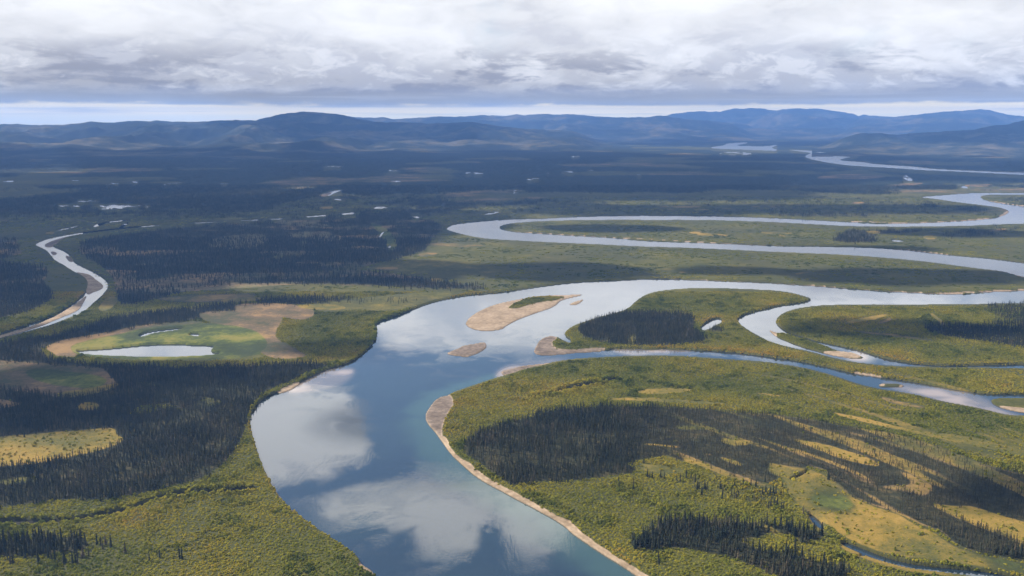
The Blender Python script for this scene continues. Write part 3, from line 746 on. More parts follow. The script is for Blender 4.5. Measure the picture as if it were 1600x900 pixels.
# water
wm, N = new_mat('river_water')
pos = N.n('ShaderNodeNewGeometry').outputs['Position']
sh = N.n('ShaderNodeAttribute', attribute_name='shallow')
s1 = N.n('ShaderNodeSeparateColor'); N.put(s1.inputs[0], sh.outputs['Color'])
big = N.noise(pos, 1 / 160, 4, .55, .6)
calm = N.noise(pos, 1 / 55, 4, .6, 1.0)
r1 = N.noise(pos, 1 / 2.2, 3, .6)
r2 = N.noise(pos, 1 / .7, 2, .5)
mp = N.n('ShaderNodeMapping'); mp.inputs['Scale'].default_value = (1 / 5.0, 1 / 30.0, 1); mp.inputs['Rotation'].default_value = (0, 0, .35); N.put(mp.inputs['Vector'], pos)
stre = N.noise(mp.outputs[0], 1.0, 3, .55, 1.2)
lw_ = N.n('ShaderNodeVectorMath', operation='LENGTH'); N.put(lw_.inputs[0], pos)
ripple = N.math('ADD', N.math('MULTIPLY', r1, .7), N.math('ADD', N.math('MULTIPLY', r2, .3), N.math('MULTIPLY', stre, 1.6)))
amp = N.math('MULTIPLY', N.smooth(calm, .46, .62, .03, .8), N.smooth(lw_.outputs['Value'], 1000, 5000, 1.0, .12))
wb = N.n('ShaderNodeBump'); wb.inputs['Distance'].default_value = .05
N.put(wb.inputs['Strength'], amp); N.put(wb.inputs['Height'], ripple)
wc = N.mix(N.smooth(big, .35, .65), (.012, .022, .033), (.016, .028, .036))
wc = N.mix(N.math('MULTIPLY', s1.outputs[0], .55), wc, (.045, .085, .066))
wc = N.mix(N.math('MULTIPLY', s1.outputs[1], .85), wc, (.32, .25, .20))
b, _o = finish(N, wc, .05, .5, wb.outputs[0])
N.put(b.inputs['Roughness'], N.math('ADD', N.smooth(calm, .4, .7, .02, .06), N.smooth(lw_.outputs['Value'], 3200, 9000, 0.0, .26)))
b.inputs['IOR'].default_value = 1.75

shal = np.zeros((NR, NC), np.float32)
for L, h in [([(667,660),(690,690),(717,722),(757,754),(800,777),(855,806),(895,835),(950,872),(992,899),(1012,912),(1100,970)], 26), ([(660,645),(690,615),(760,592)], 16)]:
    L = np.asarray(L, float); x, y = survey(L[:, 0], L[:, 1])
    d = np.full((NR, NC), 1e9)
    for i in range(len(L) - 1):
        vx, vy = x[i + 1] - x[i], y[i + 1] - y[i]
        t = np.clip(((GX - x[i]) * vx + (GY - y[i]) * vy) / (vx * vx + vy * vy), 0, 1)
        d = np.minimum(d, np.hypot(GX - x[i] - t * vx, GY - y[i] - t * vy))
    shal = np.maximum(shal, 1 - ss(d + (fbm(GX / 20, GY / 20, 3, 14) - .5) * 26, 2, h * 1.7))
mud = np.zeros((NR, NC), np.float32)
for P in ([(1372,595),(1420,600),(1470,607),(1540,620),(1560,640),(1620,660),(1540,645),(1480,630),(1430,616),(1400,610)], [(785,574),(830,566),(870,560),(900,560),(850,572),(800,588),(770,592)],
          [(470,590),(520,575),(560,575),(540,600),(480,612),(440,615)], [(1330,548),(1360,556),(1350,566),(1320,562)], [(1100,548),(1000,545),(955,544),(960,553),(1040,554)]):
    mud = np.maximum(mud, blur(raster(P, 2), 8) * (.35 + .65 * ss(fbm(GX / 40, GY / 40, 3, 15), .35, .65)))
for (nm, p, w), cv in zip(bodies, body_cov):
    near = blur((cv > 0.02).astype(np.float32), 3) > 0.001
    m = near[:-1, :-1] | near[1:, 1:] | near[1:, :-1] | near[:-1, 1:]
    tag(grid_mesh(nm, wm, m, np.zeros((NR, NC)), [('shallow', (shal, mud, shal, shal))], smooth=False), kind='structure')

# ------------------------------------------------------------------ hills
hm, N = new_mat('hill_tundra')
pos = N.n('ShaderNodeNewGeometry').outputs['Position']
n1 = N.noise(pos, 1 / 1100, 6, .62); n2 = N.noise(pos, 1 / 220, 5, .65)
sz = N.n('ShaderNodeSeparateXYZ'); N.put(sz.inputs[0], pos)
hc = N.ramp(N.math('ADD', N.math('MULTIPLY', n1, .6), N.math('MULTIPLY', n2, .4)), [(.42, (.010, .014, .012)), (.50, (.020, .025, .017)), (.55, (.060, .056, .034)), (.64, (.12, .10, .065))])  # lighter stops: tundra patches, with sunlit patches put into the colour
finish(N, hc, .95, .03)


def range_hill(name, crest, d_toe, d_crest, d_back, seed, wl=1500., rough=.5, step=3.0, nd=70):
    """one range of hills: crest line known by bearing, standing at d_crest from the viewpoint"""
    cx = np.array([p[0] for p in crest], float); cy = np.array([p[1] for p in crest], float)
    bx = np.arange(cx[0], cx[-1] + .1, step)
    by = np.interp(bx, cx, cy)
    by[1:-1] = (by[:-2] + 2 * by[1:-1] + by[2:]) / 4
    by = by + (fbm(bx / 9, bx * 0 + seed, 3, seed) - .5) * 2.0
    X = (bx - 800) / F; Y = (450 - by) / F
    hd = CP + Y * SP
    u = X / hd; te = (Y * CP - SP) / hd
    by_ = (te * F + 0)
    dd = np.concatenate([np.linspace(d_toe, d_crest, nd), np.linspace(d_crest, d_back, 16)[1:]])
    U, D = np.meshgrid(u, dd); T = np.meshgrid(te, dd)[0]
    wob = (fbm(U * 14 + seed, U * 0 + 3, 3, seed) - .5) * (d_crest - d_toe) * .35
    s = np.where(D <= d_crest, (D - d_toe - wob) / (d_crest - d_toe - wob), 1.0)
    s = np.clip(s, 0, 1)
    x = U * D; y = D
    zc = np.maximum(HC + T * d_crest, 5.0)
    e0 = ss(bx, bx[0], bx[0] + 70) if bx[0] > -300 else 1.0
    e1 = 1 - ss(bx, bx[-1] - 70, bx[-1]) if bx[-1] < 1700 else 1.0
    zc = zc * np.broadcast_to(e0 * e1, bx.shape)[None, :] - 2.0
    rid = 1 - np.abs(2 * fbm(x / wl, y / wl, 5, seed, .5) - 1) * 1.6
    rid2 = fbm(x / (wl * .35), y / (wl * .35), 4, seed + 9)
    prof = ss(s, 0, 1) * .55 + s ** 1.6 * .45
    mod = 1 - (1 - ss(s, .80, 1.0)) * np.minimum(rough * 1.25, .95) * (1 - np.clip(rid * .85 + rid2 * .25, 0, 1.1))
    z = zc * prof * mod + (rid2 - .5) * 130 * s * (1 - ss(s, .85, 1))
    cap = HC + T * D
    over = z - (cap - 4 - 10 * (1 - s))
    z = np.where((over > 0) & (D < d_crest * .999), cap - 4 - 10 * (1 - s), z)
    back = np.clip((D - d_crest) / (d_back - d_crest), 0, 1)
    z = z * (1 - ss(back, 0, 1)) - 6 * (s <= 0) - 6 * (back >= 1)
    n, m = U.shape
    idx = np.arange(n * m).reshape(n, m)
    q = np.stack([idx[:-1, :-1], idx[:-1, 1:], idx[1:, 1:], idx[1:, :-1]], -1).reshape(-1, 4)
    me = bpy.data.meshes.new(name)
    me.from_pydata(np.stack([x, y, z], -1).reshape(-1, 3).tolist(), [], q.tolist())
    me.polygons.foreach_set('use_smooth', np.ones(len(q), bool))
    me.materials.append(hm)
    o = bpy.data.objects.new(name, me)
    col.objects.link(o)
    return tag(o, kind='structure')


range_hill('mountains', [(940,192),(970,188),(1000,186),(1030,183),(1050,178),(1062,177),(1075,175),(1090,174),(1100,173.5),(1112,175),(1124,174),(1135,172),(1150,169),(1160,170.5),(1175,168.5),(1183,168.8),(1190,169),(1200,171),(1215,172),(1222,170),(1230,170.5),(1240,169),(1250,168.5),(1262,170),(1275,169.6),(1290,170.5),(1296,172),(1305,173),(1312,174),(1320,176),(1335,178),(1342,181),(1352,179),(1365,181),(1400,182),(1450,185),(1520,190),(1560,193)], 15000, 22000, 25500, 5, 1700, .6, 2.0)
range_hill('hills', [(1280,192),(1330,187),(1380,184),(1420,180),(1450,177),(1480,174),(1500,173),(1520,171.5),(1537,170.5),(1550,173),(1570,178),(1600,182),(1640,183),(1760,186),(1900,190)], 13000, 19500, 24000, 15, 1700, .4)
range_hill('hills', [(480,192),(550,182),(565,183),(585,184),(600,183),(615,186),(650,184),(687,182),(725,182),(747,180),(767,180),(790,181),(800,180),(807,178),(820,180),(850,177.5),(875,179),(892,178),(907,180),(960,183),(1012,183),(1032,180),(1050,183),(1090,187),(1150,192),(1200,195)], 13200, 17500, 21500, 25, 1500, .6)
range_hill('hills', [(340,194),(400,186.5),(422,182.5),(437,178.5),(455,176),(475,174.3),(500,176),(520,177.8),(537,179),(546,181.5),(555,184),(575,188),(600,191),(625,190.5),(675,193),(735,190),(775,196),(820,201),(900,205),(960,210)], 8800, 12600, 16500, 35, 1300, .75)
range_hill('hills', [(-340,190),(-100,192),(0,193.5),(25,193.5),(50,195.5),(95,194.6),(125,192),(142,190),(175,191),(212,188),(232,190),(247,188),(262,190),(300,190),(332,189),(350,187),(387,187.5),(420,188),(470,190),(540,196),(620,204)], 7200, 11600, 15500, 45, 1200, .8)
range_hill('hills', [(1270,216),(1325,210.5),(1350,208),(1375,208),(1400,210.5),(1412,209.5),(1450,206.5),(1500,203.5),(1525,202),(1550,196),(1575,193.5),(1600,188),(1640,182),(1760,176),(1940,178)], 7700, 10200, 13000, 55, 1300, .4)


# ------------------------------------------------------------------ spruces
def mesh_from(name, verts, faces, mat, smooth=False):
    me = bpy.data.meshes.new(name)
    me.from_pydata(verts, [], faces)
    me.materials.append(mat)
    if smooth:
        me.polygons.foreach_set('use_smooth', np.ones(len(faces), bool))
    return me


sm, N = new_mat('spruce_needles')
oi = N.n('ShaderNodeObjectInfo')
ti = N.n('ShaderNodeAttribute', attribute_name='tint', attribute_type='INSTANCER')
pos = N.n('ShaderNodeNewGeometry').outputs['Position']
rn = N.math('ADD', N.math('MULTIPLY', oi.outputs['Random'], .55), N.math('ADD', N.math('MULTIPLY', N.noise(pos, 1 / 1.1, 2), .2), N.math('MULTIPLY', N.smooth(N.noise(pos, 1 / 35, 3), .35, .65), .28)))
sc_ = N.ramp(rn, [(.1, (.010, .015, .010)), (.40, (.019, .025, .014)), (.70, (.038, .038, .019)), (.92, (.082, .064, .040))])
sc_ = N.mix(N.math('MULTIPLY', ti.outputs['Fac'], .75), sc_, (.060, .050, .028))
finish(N, sc_, .9, .1)
bm_, N = new_mat('spruce_bark')
finish(N, N.mix(N.noise(N.n('ShaderNodeNewGeometry').outputs['Position'], 3.0, 3), (.07, .055, .045), (.13, .11, .095)), .9, .1)


def spruce_geo(r, whorls=13, arms=6, width=.115, base=.06):
    """unit-height spruce crown of drooping branch sprays"""
    V, Fc = [], []
    lean = (r.uniform(-.02, .02), r.uniform(-.02, .02))
    for w in range(whorls):
        t = base + (1 - base) * (w + r.uniform(-.2, .2)) / whorls
        rad = width * (1 - max(t, 0)) ** .72 * r.uniform(.7, 1.2) + .012
        if w == 0: rad *= .8
        for a in range(arms):
            if r.random() < .10: continue
            an = 2 * math.pi * (a + r.uniform(-.35, .35)) / arms + w * 1.3
            rr = rad * r.uniform(.6, 1.25)
            ca, sa = math.cos(an), math.sin(an)
            hw = rr * r.uniform(.42, .62)
            z0 = t + .055; z1 = t - .035 - .02 * r.random()
            ox, oy = lean[0] * t, lean[1] * t
            b = len(V)
            V += [(ox, oy, z0), (ox + ca * rr * .55 - sa * hw, oy + sa * rr * .55 + ca * hw, (z0 + z1) / 2 - .01), (ox + ca * rr, oy + sa * rr, z1), (ox + ca * rr * .55 + sa * hw, oy + sa * rr * .55 - ca * hw, (z0 + z1) / 2 - .01), (ox + ca * rr * .5, oy + sa * rr * .5, t - .05)]
            Fc += [(b, b + 1, b + 2), (b, b + 2, b + 3), (b + 1, b + 4, b + 2), (b + 4, b + 3, b + 2)]
    b = len(V)
    for k in range(4):
        an = k * math.pi / 2
        V.append((.02 * math.cos(an) + lean[0] * .9, .02 * math.sin(an) + lean[1] * .9, .88))
    V.append((lean[0], lean[1], 1.0))
    Fc += [(b + k, b + (k + 1) % 4, b + 4) for k in range(4)]
    return V, Fc


def trunk_geo(h=.9, r0=.016, n=6):
    V, Fc = [], []
    for k, (z, rr) in enumerate(((-.04, r0 * 1.5), (.02, r0), (.5, r0 * .62), (h, r0 * .15))):
        for a in range(n):
            V.append((rr * math.cos(2 * math.pi * a / n), rr * math.sin(2 * math.pi * a / n), z))
    for k in range(3):
        for a in range(n):
            Fc.append((k * n + a, k * n + (a + 1) % n, (k + 1) * n + (a + 1) % n, (k + 1) * n + a))
    return V, Fc


def source(name, V, Fc, mat):
    return bpy.data.objects.new(name, mesh_from(name, V, Fc, mat))


r_ = random.Random(3)
crown_meshes = [mesh_from('spruce_crown', *spruce_geo(r_, 15, 7, .105 + .02 * (k % 3), .03 + .03 * (k % 2)), sm) for k in range(7)]
trunk_mesh = mesh_from('spruce_trunk', *trunk_geo(), bm_, True)
near_src = [source('spruce_tree', *spruce_geo(r_, 10, 5, .115 + .02 * (k % 3), .0), sm) for k in range(6)]


def clump(r, n, size, arms=4, whorls=5, hmin=6, hmax=10.5):
    V, Fc = [], []
    for k in range(n):
        v, f = spruce_geo(r, whorls, arms, .15, 0)
        h = r.uniform(hmin, hmax); ox, oy = r.uniform(-size, size), r.uniform(-size, size)
        b = len(V)
        V += [(p[0] * h + ox, p[1] * h + oy, p[2] * h) for p in v]
        Fc += [tuple(i + b for i in q) for q in f]
    return V, Fc


clump_src = [source('spruce_grove', *clump(r_, 13, 8.0, 4, 5, 4, 9), sm) for k in range(5)]
far_src = [source('spruce_wood', *clump(r_, 26, 22.0, 3, 3, 4.5, 8.5), sm) for k in range(4)]

# shrubs
shm, N = new_mat('willow_leaves')
oi = N.n('ShaderNodeObjectInfo')
ti = N.n('ShaderNodeAttribute', attribute_name='tint', attribute_type='INSTANCER')
pos = N.n('ShaderNodeNewGeometry').outputs['Position']
tt = N.math('ADD', ti.outputs['Fac'], N.math('ADD', N.math('MULTIPLY', N.math('SUBTRACT', oi.outputs['Random'], .5), .24), N.math('MULTIPLY', N.math('SUBTRACT', N.noise(pos, 1 / .8, 2), .5), .3)))
lc = N.ramp(tt, [(.05, (.042, .061, .017)), (.3, (.108, .122, .019)), (.52, (.188, .178, .021)), (.76, (.272, .222, .024)), (.98, (.33, .205, .032))])
bs, ot = finish(N, lc, .9, .03)
tr = N.n('ShaderNodeBsdfTranslucent'); N.put(tr.inputs[0], lc)
mxs = N.n('ShaderNodeMixShader'); mxs.inputs[0].default_value = .18
N.put(mxs.inputs[1], bs.outputs[0]); N.put(mxs.inputs[2], tr.outputs[0]); N.put(ot.inputs[0], mxs.outputs[0])


def shrub_geo(r, n, rad=1.0, h=1.0, leaf=.3):
    """leafy shrub: small leaf sprays over and through a lumpy dome"""
    V, Fc = [], []
    lobes = [(r.uniform(-.5, .5) * rad, r.uniform(-.5, .5) * rad, r.uniform(.35, .6) * rad, r.uniform(.6, 1.0) * h) for _ in range(4)]
    for k in range(n):
        lx, ly, lr, lh = r.choice(lobes)
        th = r.uniform(0, 2 * math.pi); ph = math.acos(r.uniform(0.0, 1.0))
        q = r.uniform(.75, 1.05)
        nx, ny, nz = math.sin(ph) * math.cos(th), math.sin(ph) * math.sin(th), math.cos(ph)
        p = Vector((lx + nx * lr * q, ly + ny * lr * q, max(.0, nz * lh * q)))
        nrm = Vector((nx + r.uniform(-.6, .6), ny + r.uniform(-.6, .6), nz + r.uniform(-.3, .6))).normalized()
        t1 = nrm.orthogonal().normalized()
        t1.rotate(__import__('mathutils').Quaternion(nrm, r.uniform(0, 6.28)))
        t2 = nrm.cross(t1)
        s = leaf * r.uniform(.7, 1.3)
        b = len(V)
        for a, bb in ((-1, -.6), (.9, -.8), (1.0, .7), (-.7, .9)):
            V.append(tuple(p + t1 * a * s * .8 + t2 * bb * s * .8))
        Fc.append((b, b + 1, b + 2, b + 3))
    return V, Fc


shrub_src = [source('willow_shrub', *shrub_geo(r_, 64, 1.0, 1.0, .30), shm) for k in range(6)]


def shrub_patch(r, n, size):
    V, Fc = [], []
    for k in range(n):
        v, f = shrub_geo(r, 30, 2.2, 1.7, .55)
        ox, oy = r.uniform(-size, size), r.uniform(-size, size); s = r.uniform(.7, 1.3)
        b = len(V)
        V += [(p[0] * s + ox, p[1] * s + oy, p[2] * s) for p in v]
        Fc += [tuple(i + b for i in q) for q in f]
    return V, Fc


patch_src = [source('willow_patch', *shrub_patch(r_, 9, 6.0), shm) for k in range(4)]


def scatter(name, pts, scl, rot, pick, tint, src):
    """one object that carries many small plants, instanced on its points"""
    me = bpy.data.meshes.new(name)
    n = len(pts)
    me.vertices.add(n)
    me.vertices.foreach_set('co', np.asarray(pts, np.float32).ravel())
    for an, ty, key, v in (('scl', 'FLOAT_VECTOR', 'vector', scl), ('rot', 'FLOAT_VECTOR', 'vector', rot), ('pick', 'INT', 'value', pick), ('tint', 'FLOAT', 'value', tint)):
        at = me.attributes.new(an, ty, 'POINT')
        at.data.foreach_set(key, np.ascontiguousarray(v, np.int32 if ty == 'INT' else np.float32).ravel())
    me.update()
    o = bpy.data.objects.new(name, me)
    col.objects.link(o)
    sc = bpy.data.collections.new(name + '_plants')
    for s in src: sc.objects.link(s)
    ng = bpy.data.node_groups.new(name, 'GeometryNodeTree')
    ng.interface.new_socket('Geometry', in_out='INPUT', socket_type='NodeSocketGeometry')
    ng.interface.new_socket('Geometry', in_out='OUTPUT', socket_type='NodeSocketGeometry')
    gi = ng.nodes.new('NodeGroupInput'); go = ng.nodes.new('NodeGroupOutput')
    ci = ng.nodes.new('GeometryNodeCollectionInfo'); ci.inputs['Collection'].default_value = sc
    ci.inputs['Separate Children'].default_value = True; ci.inputs['Reset Children'].default_value = True
    ip = ng.nodes.new('GeometryNodeInstanceOnPoints'); ip.inputs['Pick Instance'].default_value = True

    def named(a, t):
        nd = ng.nodes.new('GeometryNodeInputNamedAttribute'); nd.data_type = t; nd.inputs['Name'].default_value = a
        return nd.outputs['Attribute']
    L = ng.links.new
    L(gi.outputs[0], ip.inputs['Points']); L(ci.outputs[0], ip.inputs['Instance'])
    L(named('pick', 'INT'), ip.inputs['Instance Index']); L(named('scl', 'FLOAT_VECTOR'), ip.inputs['Scale'])
    L(named('rot', 'FLOAT_VECTOR'), ip.inputs['Rotation'])
    L(ip.outputs[0], go.inputs[0])
    md = o.modifiers.new('plants', 'NODES'); md.node_group = ng
    return o


def jitter(d0, d1, sp, umax=.70):
    """jittered points in the fan of ground between two distances"""
    ys = np.arange(d0, d1, sp); out = []
    xm = d1 * umax
    xs = np.arange(-xm, xm, sp)
    X, Y = np.meshgrid(xs, ys)
    X = X + rng.uniform(-.55, .55, X.shape) * sp; Y = Y + rng.uniform(-.55, .55, Y.shape) * sp
    k = (np.abs(X) < Y * umax + 30) & (Y > d0) & (Y < d1)
    return X[k], Y[k]


def place(x, y, dens_map, gain=1.0):
    px, py = bearing(x, y)
    d = sample(dens_map, px, py) * gain
    k = rng.random(len(x)) < d
    x, y, px, py = x[k], y[k], px[k], py[k]
    return x, y, sample(GZ, px, py), px, py


def pack(x, y, z): return np.stack([x, y, z], 1)


thin = ss(fbm(GX / 30, GY / 30, 3, 77), .30, .44)
fe = blur(forest, 3)
fe = np.clip(fe + (fbm(GX / 14, GY / 14, 3, 151) - .5) * 1.5 * fe * (1 - fe) * 2, 0, 1) * (1 - np.clip(creek * 2, 0, 1)) * (1 - np.clip(wet * 4, 0, 1)) * (1 - slough_near)
fnear = np.clip(fe * (.5 + .5 * thin), 0, 1)
brown = ss(PX, 950, 1130) * ss(PY, 630, 650) * (1 - ss(PY, 805, 830) * (PX < 1290)) * (1 - ss(PY, 840, 880))

# near spruces, one by one
x, y = jitter(470, 1500, 2.5)
x, y, z, px, py = place(x, y, fnear)
h = (3.2 + 4.9 * rng.random(len(x)) ** 1.2) * (.80 + .5 * fbm(x / 45, y / 45, 3, 55)) * (1 + .22 * ss(py, 790, 830))
sparse = 1 - sample(np.clip(forest, 0, 1), px, py)
h *= 1 - .42 * sample(brown, px, py)
tnt = np.clip(sample(brown, px, py) * (.35 + .6 * rng.random(len(x))) + (rng.random(len(x)) < .05) * .6, 0, 1)

# single spruces known one by one: bearing of the foot and height
lone = [(196,869,8.5,'lone spruce on the shrubs just right of the small spruce stand at lower left'), (234,882,7.5,'leaning thin spruce left of the twin spruces in the lower left shrubs'), (250,877,7.5,'slender pole-like spruce between the leaning spruce and the twin spruces'),
        (281,878,9.0,'left one of two spruces standing close together in the lower left shrubs'), (284.5,879,8.8,'right one of two spruces standing close together in the lower left shrubs'),
        (1382.5,880,6.5,'small lone spruce on the near bank of the narrow dark creek'), (1255,809,7.5,'lone spruce beside the upper end of the narrow dark creek'), (1029,886,9.5,'lone spruce on the pale beach side below the grove at lower right'),
        (1294,753,9.5,'tall lone spruce at the left tip of the brown spruce belt, beside the golden meadow'), (989.5,770,6.5,'lone small spruce in the shrubs right of the big dark wood')]
stand_left = [(152,855),(157.5,856),(161,862),(165.5,855),(174,859.5),(130,875),(139,873),(121,875),(118,868),(61,884.5),(76,877),(81,880),(87,881.5),(102,885),(114,884),(119,884),(122,885),(17,886),(20.5,884),(27,852)]
scatter_mid = [(1057,757),(1063,757),(1011.5,749),(1015,751),(1019,751.5),(1032,750),(1038,752),(1072,752),(1086,758),(1089,770),(1092,768),(1097,774),(1101,769),(1096,778),(1104,770),(1125,768),(1129,778),(1128,784),(1142,778),(1147,776),(1153,778),(1161,764),(1173,763),(1181,764),(1191,778),(1200,798),(1204,795),(1210,793),(1214,793),(1220,800),(1224,801),(1203,778),(1208,776),(1212,775),(1220,776),(1222,766),(967,767),(990,761),(966,760),(1196,773),(1147,765),(1195,757)]
grove_left = [(988,854),(992,863),(996,857),(1001,859),(1004,856),(1013,856),(1016,858),(1022,865.5),(1023,859),(1026,847),(1029,833),(1037,833),(1040,829),(1054,828),(1064,836),(1036,850),(1242,862)]
named_sets = [(stand_left, 'narrow dark spruce spire at the ragged edge of the small lower left stand', 'spruces around the lower left stand'),
              (scatter_mid, 'small dark spruce scattered over the shrub meadow right of the big dark wood', 'scattered spruces on the shrub meadow'),
              (grove_left, 'dark spruce spire at the river end of the lower right grove', 'spruces at the river end of the grove')]


def spruce(x, y, z, h, label, group=None):
    e = bpy.data.objects.new('spruce_tree', None)
    col.objects.link(e)
    e.empty_display_size = 1
    e.location = (x, y, z)
    tag(e, label, 'tree', group)
    cm = bpy.data.objects.new('crown', random.choice(crown_meshes)); tm = bpy.data.objects.new('trunk', trunk_mesh)
    for p in (cm, tm):
        col.objects.link(p); p.parent = e
    cm.scale = (h * random.uniform(.95, 1.25),) * 2 + (h,)
    cm.rotation_euler = (random.uniform(-.03, .03), random.uniform(-.03, .03), random.uniform(0, 6.28))
    tm.scale = (h, h, h)
    return e


count = 0
for bx, by, hh, lab in lone:
    gx, gy = survey(bx, by); spruce(float(gx), float(gy), float(sample(GZ, np.array([bx]), np.array([by]))[0]), hh, lab); count += 1
for pts, lab, grp in named_sets:
    for bx, by in pts:
        gx, gy = survey(bx, by); spruce(float(gx), float(gy), float(sample(GZ, np.array([bx]), np.array([by]))[0]), random.uniform(7, 10.5) if by > 800 else random.uniform(5.5, 8.0), lab, grp); count += 1
# the nearest of the wood trees in view, up to 300 single trees
inview = (px > -6) & (px < 1606) & (py < 906)
size = h / np.sqrt(x * x + y * y + HC * HC)
size = np.where(inview, size, 0)
order = np.argsort(-size)[:300 - count]
single = np.zeros(len(x), bool); single[order] = True
for k in order:
    if px[k] < 600:
        lab, grp = 'dark narrow spruce packed inside the small stand at the lower left edge', 'spruces packed in the lower left stand'
    elif py[k] > 868 or (px[k] > 1215 and py[k] > 860):
        lab, grp = 'dark spruce in the lowest wood at the bottom edge, left of the narrow creek', 'spruces of the lowest wood'
    else:
        lab, grp = 'tall dark spruce packed in the grove between shrub meadow and lower right wood', 'spruces packed in the lower right grove'
    spruce(float(x[k]), float(y[k]), float(z[k]), float(h[k]), lab, grp)
x, y, z, h, tnt = x[~single], y[~single], z[~single], h[~single], tnt[~single]

P, S, Ro, Pk, Ti = [], [], [], [], []


def add(x, y, z, sc, pick, tint):
    n = len(x)
    P.append(pack(x, y, z)); S.append(sc); Ro.append(np.stack([rng.uniform(-.04, .04, n), rng.uniform(-.04, .04, n), rng.uniform(0, 6.28, n)], 1)); Pk.append(pick); Ti.append(tint)


n = len(x)
wd = rng.uniform(.85, 1.3, n)
add(x, y, z, np.stack([h * wd, h * wd, h], 1), rng.integers(0, 6, n), tnt)
x, y = jitter(1500, 2300, 4.6)
x, y, z, px, py = place(x, y, fnear)
n = len(x); h = 4.5 + 5.5 * rng.random(n); wd = rng.uniform(1.2, 1.8, n)
add(x, y, z, np.stack([h * wd, h * wd, h], 1), rng.integers(0, 6, n), (rng.random(n) < .1) * .5)
x, y = jitter(2300, 4200, 13.0)
x, y, z, px, py = place(x, y, fnear, 1.0)
n = len(x); s = rng.uniform(.85, 1.2, n)
add(x, y, z, np.stack([s, s, s], 1), rng.integers(6, 11, n), (rng.random(n) < .1) * .4)
x, y = jitter(4200, 7500, 34.0)
x, y, z, px, py = place(x, y, fnear, 1.0)
n = len(x); s = rng.uniform(.85, 1.2, n)
add(x, y, z, np.stack([s, s, s], 1), rng.integers(11, 15, n), np.zeros(n))
print('spruce instances', sum(len(p) for p in P))
# collection children come out in name order, so name the sources to keep their index
srcs = near_src + clump_src + far_src
for k, s in enumerate(srcs): s.name = 'spruce_%02d' % k
fo_ = scatter('spruce_forest', np.concatenate(P), np.concatenate(S), np.concatenate(Ro), np.concatenate(Pk), np.concatenate(Ti), srcs)
tag(fo_, 'dark spruce forest massed over the flats, beyond the single trees', 'forest', kind='stuff')

# willow and birch scrub
openness = np.clip(1 - forest * 1.15, 0, 1) * (1 - np.clip(wet * 4, 0, 1) * (land < .97)) * (land > .9) * (1 - np.clip(sand * 1.6, 0, 1)) * (1 - np.clip(creek * 2, 0, 1)) * (1 - slough_near) * (1 - np.clip(nearside(water, 3) * 1.2, 0, 1) * ss(PY, 740, 640))
low_veg = np.clip(cover['meadow'] * 1.05 + cover['bog'] * 1.2 + cover['marsh'] * 1.1 + cover['pale'] * .7, 0, .97)
shrubby = openness * np.maximum(1 - ss(low_veg, .1, .55), .10 * np.clip(cover['meadow'] * 1.5, 0, 1) * ss(PY, 600, 640)) * (.78 + .22 * ss(fbm(GX / 38, GY / 38, 3, 88), .28, .46)) * (1 - .65 * np.clip(forest * brown * 1.6, 0, 1))
shrubby = np.maximum(shrubby, bush * (land > .8))
bank = ss(blur(1 - land, 14), .02, .25)
tintmap = .56 + .52 * (fbm(GX / 70, GY / 70, 4, 99) - .5) * 1.7 + .16 * bank + .04 * np.clip(cover['meadow'], 0, 1) - .1 * (forest > .2)
# taller growth along creek banks
crk = ss(blur(creek, 8), .02, .2)
P, S, Ro, Pk, Ti = [], [], [], [], []
x, y = jitter(440, 1550, 1.75)
x, y, z, px, py = place(x, y, shrubby, .86)
n = len(x)
tall = fbm(x / 15, y / 15, 3, 44)
shade_bank = sample(bank, px, py) * (px < 640) * (py > 470) * (py < 640)  # left bank: shrubs taller, bank shade put into their darker tint
s = (.62 + 1.0 * rng.random(n) ** 1.6) * (.75 + .5 * tall) * (1 + 1.0 * shade_bank) * (1 + .9 * sample(crk, px, py))
hh = s * rng.uniform(.75, 1.55, n) * (.65 + .6 * ss(tall, .45, .75))
ti = sample(tintmap, px, py) - .20 * ss(tall, .58, .78) - .3 * shade_bank
add(x, y, z, np.stack([s, s, hh], 1), rng.integers(0, 6, n), ti)
x, y = jitter(1550, 3600, 10.5)
x, y, z, px, py = place(x, y, shrubby * (.12 + .45 * ss(fbm(GX / 90, GY / 90, 3, 66), .4, .6)), 1.0)
n = len(x); s = rng.uniform(.7, 1.1, n)
add(x, y, z, np.stack([s, s, s * rng.uniform(.35, .75, n)], 1), rng.integers(6, 10, n), sample(tintmap, px, py) - .24)  # distant patches tinted darker, cloud shade on the plain put into leaf colour
print('shrub instances', sum(len(p) for p in P))
srcs = shrub_src + patch_src
for k, s in enumerate(srcs): s.name = 'willow_%02d' % k
wo_ = scatter('willow_thicket', np.concatenate(P), np.concatenate(S), np.concatenate(Ro), np.concatenate(Pk), np.concatenate(Ti), srcs)
tag(wo_, 'olive green and yellow willow scrub covering the flats beside the river', 'shrubs', kind='stuff')

